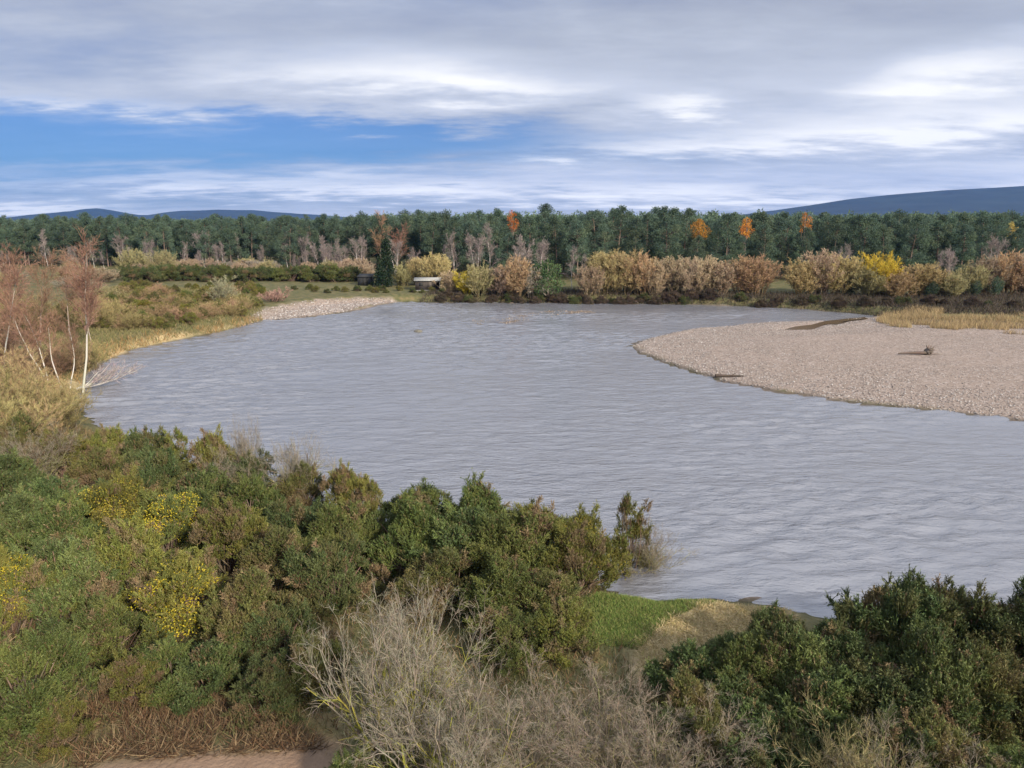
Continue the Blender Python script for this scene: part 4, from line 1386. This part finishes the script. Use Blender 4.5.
bs = [(T, 400, 16.6, 0.72, 0.98, 'pale grey leafless shrub with yellow green lichen, tallest at bottom centre'), (T2, 520, 15.2, 0.8, 0.74, 'brownish grey leafless shrub right of the pale grey one'),
      (T2, 600, 15.6, 0.8, 0.74, 'brownish leafless shrub in the middle, below the green grass'), (T2, 668, 15.0, 0.75, 0.66, 'leafless shrub against the right gorse mass'),
      (T, 455, 14.6, 0.7, 0.72, 'lower grey leafless shrub at the bottom edge'), (T3, 838, 13.9, 0.85, 0.95, 'yellowish twigged leafless shrub at the bottom right'),
      (T2, 900, 13.8, 0.75, 0.68, 'mauve brown leafless shrub right of the yellowish one'), (T, 300, 34.5, 0.55, 0.78, 'pale leafless shrub rising over gorse at the river edge'),
      (T, 250, 36.0, 0.28, 0.9, 'thin wispy leafless sapling against the river'), (T2, 235, 34.5, 0.7, 0.75, 'brownish leafless shrub among the river edge gorse'),
      (T2, 35, 36.5, 0.8, 0.8, 'leafless brown shrub over the gorse near the left edge'), (T2, 650, 30.4, 0.55, 0.6, 'tangle of bare brown stems beside the gappy gorse')]
for i, (pr, px, dep, w, h, lab) in enumerate(bs):
    x, y, z = pos_at(px, dep)
    place(pr, (x, y, z - 0.05), i * 1.9, (w, w, h), lab, 'bare shrub', 'leafless shrubs on the near bank')
drop_unused([T, T2, T3])


# ------------------------------------------------------------------ grass, reeds, bracken (uncountable)
def blades(name, P, h, w, cols, lean, label, cat, seed):
    r = np.random.default_rng(seed)
    n = len(P)
    z = ground_z(P)
    p = np.stack([P[:, 0], P[:, 1], z - 0.03], 1)
    d = unit(np.stack([r.normal(size=n) * lean, r.normal(size=n) * lean, np.ones(n)], 1))
    L = h * r.uniform(0.5, 1.2, n)
    cc = np.array(cols)[r.integers(len(cols), size=n)] * (1 + r.normal(size=(n, 1)) * 0.18)
    V, K = tris(p, p + d * L[:, None], np.full(n, w), r, np.clip(cc, 0.005, 0.9))
    o = mesh_obj(name, V, np.arange(len(V)).reshape(-1, 3), M_GRASS, None, K)
    return tag(o, label, cat, kind='stuff')


def scatter(pg, n, seed, keep=None):
    r = np.random.default_rng(seed)
    lo, hi = pg.min(0), pg.max(0)
    P = r.uniform(lo, hi, (n * 4, 2))
    P = P[sdf(P, pg) < 0]
    if keep is not None:
        P = P[keep(P)]
    return P[:n]


blades('grass', scatter(LAWN.mean(0) + (LAWN - LAWN.mean(0)) * 1.35, 34000, 1, lambda P: (sdf(P, LAWN) + 1.08 * fbm(P[:, 0] * 0.7, P[:, 1] * 0.7) < 0.5) & (sdf(P, WATER) > 0.3)), 0.17, 0.022, [(0.12, 0.185, 0.04), (0.16, 0.22, 0.05), (0.24, 0.225, 0.08), (0.10, 0.145, 0.035)], 0.8, 'short bright green grass on the near bank by the water', 'grass', 1)
blades('dead_grass', scatter(STRAW, 26000, 2, lambda P: fbm(P[:, 0] * 0.8, P[:, 1] * 0.8) > -0.3), 0.27, 0.022, [(0.52, 0.41, 0.22), (0.42, 0.31, 0.15), (0.60, 0.49, 0.29), (0.30, 0.27, 0.10)], 3.0, 'flattened straw coloured dead grass right of the green grass', 'grass', 2)
BRK = poly([(80, 700), (130, 668), (230, 690), (300, 720), (330, 738), (200, 746), (110, 756), (80, 770)], 1.7)
blades('bracken', scatter(BRK, 8000, 3, lambda P: fbm(P[:, 0] * 0.8, P[:, 1] * 0.8) > -0.18), 0.5, 0.03, [(0.12, 0.065, 0.035), (0.15, 0.09, 0.048), (0.22, 0.16, 0.09), (0.075, 0.05, 0.03)], 1.6, 'rusty dead bracken beside the bare earth path', 'bracken', 3)
REED = poly([(872, 322), (884, 314), (930, 312), (1000, 318), (1100, 326), (1200, 340), (1050, 338), (1000, 334), (940, 330), (900, 327)], 0.7)
blades('reeds', scatter(REED, 16000, 4, lambda P: fbm(P[:, 0] * 0.25, P[:, 1] * 0.25) > 0.0), 0.9, 0.05, [(0.42, 0.31, 0.17), (0.36, 0.26, 0.14), (0.34, 0.28, 0.14), (0.25, 0.18, 0.10)], 0.45, 'straw yellow tall grass behind the right gravel bar', 'grass', 4)
LB = poly([(84, 380), (100, 364), (130, 351), (165, 343), (200, 336), (235, 329), (262, 318), (262, 296), (120, 292), (60, 310), (20, 340), (40, 384)], 0.5)
blades('rough_grass', scatter(LB, 60000, 5, lambda P: sdf(P, WATER) > 0.3), 0.55, 0.07, [(0.16, 0.15, 0.06), (0.13, 0.14, 0.05), (0.23, 0.18, 0.09), (0.18, 0.155, 0.07)], 0.5, 'rough olive and tan grass covering the left bank', 'grass', 5)
blades('bank_grass', scatter(LB, 16000, 6, lambda P: (sdf(P, WATER) > 0.2) & (sdf(P, WATER) < 2.2) & (fbm(P[:, 0] * 0.3, P[:, 1] * 0.3) > -0.2)), 0.8, 0.07, [(0.34, 0.21, 0.085), (0.27, 0.16, 0.07), (0.36, 0.26, 0.13)], 0.6, 'orange tan grass fringe along the left river bank', 'grass', 6)
FBK = poly([(400, 303.5), (700, 305.5), (860, 313), (890, 316), (1100, 325), (1100, 300), (860, 300), (700, 296), (500, 293), (440, 294)], 0.6)
blades('undergrowth', scatter(FBK, 26000, 7, lambda P: sdf(P, WATER) > -0.3), 1.1, 0.09, [(0.060, 0.046, 0.036), (0.05, 0.045, 0.028), (0.085, 0.062, 0.046)], 0.7, 'dark tangled undergrowth along the far water edge', 'undergrowth', 7)
NB = poly([(-150, 470), (80, 420), (300, 505), (520, 570), (660, 606), (800, 640), (1200, 690), (1300, 800), (-300, 800)], 1.3)
blades('bank_undergrowth', scatter(NB, 60000, 9, lambda P: (sdf(P, PATH) > 0.2) & (sdf(P, LAWN) > 0.3) & (sdf(P, STRAW) > 0.2) & (sdf(P, WATER) > 0.3)), 0.5, 0.03,
       [(0.15, 0.085, 0.045), (0.12, 0.10, 0.045), (0.22, 0.16, 0.08), (0.09, 0.095, 0.035)], 0.7, 'brown and olive undergrowth between the near gorse bushes', 'undergrowth', 9)


# ------------------------------------------------------------------ stones
def stones(name, P, smin, smax, cols, label, seed, zoff=0.0, water=False):
    r = np.random.default_rng(seed)
    n = len(P)
    z = ground_z(P)
    s = smin + (smax - smin) * r.random(n) ** 2.2
    dwt = sdf(P, WATER)
    s = s * (0.6 + 0.55 * sstep(22, 3, dwt))          # coarser towards the river
    oc = np.array([[1, 0, 0], [0, 1, 0], [-1, 0, 0], [0, -1, 0], [0, 0, 1], [0, 0, -1.0]])
    fc = np.array([[0, 1, 4], [1, 2, 4], [2, 3, 4], [3, 0, 4], [1, 0, 5], [2, 1, 5], [3, 2, 5], [0, 3, 5]])
    a = r.uniform(0, 6.3, n)
    sx, sy, sz = s * r.uniform(0.8, 1.3, n), s * r.uniform(0.7, 1.1, n), s * r.uniform(0.4, 0.75, n)
    v = oc[None] * np.stack([sx, sy, sz], 1)[:, None] * r.uniform(0.75, 1.2, (n, 6, 1))
    ca, sa = np.cos(a)[:, None], np.sin(a)[:, None]
    V = np.stack([v[..., 0] * ca - v[..., 1] * sa + P[:, :1], v[..., 0] * sa + v[..., 1] * ca + P[:, 1:], v[..., 2] + (z + sz * 0.25 + zoff)[:, None]], -1)
    T = (np.arange(n)[:, None, None] * 6 + fc[None]).reshape(-1, 3)
    C = np.array(cols)[r.integers(len(cols), size=n)] * (1 + r.normal(size=(n, 1)) * 0.15)
    C = C * np.where(z < 0.07, 0.62, 1.0)[:, None]       # wet stones at the waterline
    o = mesh_obj(name, V.reshape(-1, 3), T, M_STONE, None, np.repeat(np.clip(C, 0.02, 0.9), 6, 0))
    return tag(o, label, 'gravel', kind='stuff')


SC = [(0.252, 0.216, 0.194), (0.209, 0.179, 0.165), (0.296, 0.262, 0.242), (0.148, 0.129, 0.121), (0.365, 0.345, 0.330), (0.235, 0.189, 0.165)]
visr = lambda P: (P[:, 0] < P[:, 1] * 0.9) & (sdf(P, POOL) > 0.2) & ((fbm(P[:, 0] * 0.12 + 4, P[:, 1] * 0.2) < 0.12) | (sdf(P, WATER) < 6) | (np.random.default_rng(1).random(len(P)) < 0.3))
SC2 = SC
stones('gravel', scatter(BAR_RIGHT, 80000, 11, visr), 0.03, 0.10, SC2, 'pinkish grey pebbles of the broad gravel bar on the right', 11)
stones('gravel', scatter(BAR_LEFT, 5000, 12), 0.06, 0.2, SC, 'pale pebbles of the small gravel bank on the left', 12)
stones('gravel', scatter(SHOAL, 1500, 13), 0.06, 0.16, [(0.30, 0.24, 0.18), (0.38, 0.30, 0.24), (0.22, 0.18, 0.14)], 'brown stones of the shallow riffle in mid river', 13)


def lump(name, seed, sx, sy, sz, mat, parent=None, rough=0.18):
    import bmesh
    bm = bmesh.new()
    bmesh.ops.create_icosphere(bm, subdivisions=3, radius=1)
    V = np.array([v.co[:] for v in bm.verts])
    T = np.array([[v.index for v in f.verts] for f in bm.faces])
    bm.free()
    k = 1 + rough * (fbm(V[:, 0] * 1.7 + seed, V[:, 1] * 1.7 + V[:, 2] * 1.3 + seed, 3))
    return mesh_obj(name, V * k[:, None] * np.array([sx, sy, sz]), T, mat, parent, smooth=True)


M_ROCK = mat_noise('wet_rock', (0.06, 0.055, 0.045), (0.15, 0.14, 0.11), 5)
p = at(418, 332)
tag(lump('boulder', 3, 0.6, 0.4, 0.30, M_ROCK), 'dark mossy boulder breaking the water in mid river', 'boulder').location = (p[0], p[1], 0.05)
M_PALE = mat_noise('pale_rock', (0.4, 0.38, 0.36), (0.6, 0.58, 0.55), 5)
p = at(800, 306.5)
tag(lump('boulder', 5, 0.9, 0.5, 0.3, M_PALE), 'pale boulder at the far water edge below the gap in willows', 'boulder').location = (p[0], p[1], 0.05)

# driftwood stump with its root plate
x, y, z = gpos(922, 355)
root = empty('driftwood_stump', (x, y, z), 0.1)
r_ = np.random.default_rng(77)
P0, D0, R0 = grow(r_, np.array([[0.4, 0, 0.32]]), np.array([[-1.0, 0.1, -0.06]]), np.array([2.6]), np.array([0.26]), 8, 0.03, 0, 0.35)
a, b, ra, rb = segs(P0, R0)
cd = (0.10, 0.075, 0.058)
V, Q, K = tubes(a, b, ra, rb, 9, jit(r_, cd, len(a), 0.1))
mesh_obj('log', V, Q, M_BARK, root, K, smooth=True)
lump('root_plate', 9, 0.30, 0.55, 0.48, M_WOOD, root, 0.9).location = (0.62, 0, 0.42)
n = 26
ph = r_.uniform(0, 6.3, n)
d = unit(np.stack([r_.uniform(-0.1, 0.7, n), np.cos(ph), np.sin(ph)], 1))
d[:, 2] = np.where(d[:, 2] < -0.3, -d[:, 2], d[:, 2])
P1, D1, R1 = grow(r_, np.tile([[0.6, 0, 0.45]], (n, 1)), d, r_.uniform(0.6, 1.25, n), np.full(n, 0.07), 4, 0.25, -0.02, 0.2)
a, b, ra, rb = segs(P1, R1)
V, Q, K = tubes(a, b, ra, rb, 5, jit(r_, (0.15, 0.11, 0.085), len(a), 0.15))
mesh_obj('roots', V, Q, M_BARK, root, K)
P1, D1, R1 = grow(r_, np.array([[0.7, 0.1, 0.15]]), np.array([[1.0, 0.0, -0.02]]), np.array([1.5]), np.array([0.08]), 5, 0.08, 0, 0.3)
a, b, ra, rb = segs(P1, R1)
V, Q, K = tubes(a, b, ra, rb, 6, jit(r_, (0.2, 0.16, 0.13), len(a), 0.1))
mesh_obj('limb', V, Q, M_BARK, root, K)
root.scale = (1.15, 1, 0.72)
tag(root, 'driftwood stump with upturned roots stranded on the right gravel bar', 'driftwood')

x, y, z = gpos(729, 377)
root = empty('driftwood_log', (x, y, z), 0.04)
P0, D0, R0 = grow(r_, np.array([[-1.35, 0, 0.16]]), np.array([[1.0, 0, 0.0]]), np.array([2.7]), np.array([0.15]), 8, 0.03, 0, 0.6)
a, b, ra, rb = segs(P0, R0)
V, Q, K = tubes(a, b, ra, rb, 9, jit(r_, (0.055, 0.042, 0.035), len(a), 0.1))
mesh_obj('log', V, Q, M_BARK, root, K, smooth=True)
P0, D0, R0 = grow(r_, np.array([[0.3, 0, 0.2], [-0.7, 0, 0.2]]), unit(np.array([[0.6, -0.3, 0.5], [-0.5, 0.3, 0.4]])), np.array([0.5, 0.4]), np.array([0.05, 0.05]), 3, 0.1, 0, 0.4)
a, b, ra, rb = segs(P0, R0)
V, Q, K = tubes(a, b, ra, rb, 6, jit(r_, (0.07, 0.055, 0.045), len(a), 0.1))
mesh_obj('branch_stub', V, Q, M_BARK, root, K)
tag(root, 'dark waterlogged log at the river edge of the right gravel bar', 'log')


# ------------------------------------------------------------------ hut and shed on the far bank
def boxes(name, bl_, mat, parent):
    V, Q = [], []
    for (x0, y0, z0, x1, y1, z1) in bl_:
        k = len(V)
        V += [(x0, y0, z0), (x1, y0, z0), (x1, y1, z0), (x0, y1, z0), (x0, y0, z1), (x1, y0, z1), (x1, y1, z1), (x0, y1, z1)]
        Q += [[k, k + 3, k + 2, k + 1], [k + 4, k + 5, k + 6, k + 7], [k, k + 1, k + 5, k + 4], [k + 1, k + 2, k + 6, k + 5], [k + 2, k + 3, k + 7, k + 6], [k + 3, k, k + 4, k + 7]]
    return mesh_obj(name, V, Q, mat, parent)


M_BOARD = mat_noise('brown_boards', (0.032, 0.026, 0.022), (0.065, 0.053, 0.045), 2, stretch=(9, 9, 0.6))
M_ROOF = mat_noise('pale_corrugated_roof', (0.20, 0.20, 0.19), (0.31, 0.31, 0.295), 1.2, stretch=(6, 1, 1))
M_DARK = mat_noise('dark_opening', (0.012, 0.012, 0.012), (0.02, 0.02, 0.02), 2, bump=0)
M_TRIM = mat_noise('grey_trim', (0.22, 0.21, 0.19), (0.32, 0.31, 0.28), 3)
M_DOOR = mat_noise('brown_door', (0.075, 0.06, 0.05), (0.12, 0.10, 0.08), 3, stretch=(6, 6, 1))
dep = 149.0
x, y, z = pos_at(428, dep)
hut = empty('hut', (x, y, z), 0.05, 0.88)
W_, D_, H_ = 2.75, 1.7, 2.05
boxes('wall', [(-W_, -D_, 0.05, W_ - 0.95, -D_ + 0.1, H_), (-W_, D_ - 0.1, 0.05, W_, D_, H_), (-W_, -D_ + 0.103, 0.05, -W_ + 0.1, D_ - 0.103, H_), (W_ - 0.1, -D_ + 0.103, 0.05, W_, D_ - 0.103, H_),
               (W_ - 1.05, -D_ + 0.103, 0.05, W_ - 0.95, D_ - 0.103, H_)], M_BOARD, hut)
boxes('floor', [(-W_ - 0.05, -D_ - 0.25, -0.5, W_ + 0.05, D_ + 0.05, 0.048)], M_TRIM, hut)
boxes('post', [(W_ - 0.1, -D_, 0.05, W_, -D_ + 0.1, H_)], M_TRIM, hut)
rv = np.array([(-W_ - 0.3, -D_ - 0.4, H_ + 0.03), (W_ + 0.3, -D_ - 0.4, H_ + 0.03), (W_ + 0.3, 0, H_ + 0.62), (-W_ - 0.3, 0, H_ + 0.62), (W_ + 0.3, D_ + 0.4, H_ + 0.03), (-W_ - 0.3, D_ + 0.4, H_ + 0.03)])
rv = np.concatenate([rv, rv + np.array([0, 0, 0.09])])
mesh_obj('roof', rv, [[0, 3, 2, 1], [3, 5, 4, 2], [6, 7, 8, 9], [9, 8, 10, 11], [0, 1, 7, 6], [4, 5, 11, 10], [1, 2, 8, 7], [2, 4, 10, 8], [3, 0, 6, 9], [5, 3, 9, 11]], M_ROOF, hut)
boxes('window', [(-1.9, -D_ - 0.02, 0.95, -1.0, -D_ - 0.003, 1.65)], M_DARK, hut)
boxes('door', [(0.1, -D_ - 0.03, 0.06, 0.95, -D_ - 0.003, 1.9)], M_DOOR, hut)
tag(hut, 'small brown boarded fishing hut with pale low roof on far bank', 'hut')
x, y, z = pos_at(366, 158)
shed = empty('shed', (x, y, z), -0.05)
M_BLK = mat_noise('tarred_boards', (0.016, 0.017, 0.018), (0.03, 0.03, 0.03), 2, stretch=(9, 9, 0.6))
boxes('wall', [(-1.5, -1.1, -0.2, 1.5, 1.1, 1.75)], M_BLK, shed)
rv = np.array([(-1.65, -1.3, 1.76), (1.65, -1.3, 1.76), (1.65, 1.3, 2.25), (-1.65, 1.3, 2.25)])
rv = np.concatenate([rv, rv + np.array([0, 0, 0.08])])
mesh_obj('roof', rv, [[0, 3, 2, 1], [4, 5, 6, 7], [0, 1, 5, 4], [1, 2, 6, 5], [2, 3, 7, 6], [3, 0, 4, 7]], M_BLK, shed)
boxes('door', [(-0.4, -1.14, -0.1, 0.45, -1.103, 1.6)], M_BLK, shed)
tag(shed, 'small dark tarred shed left of the dark conifer', 'shed')
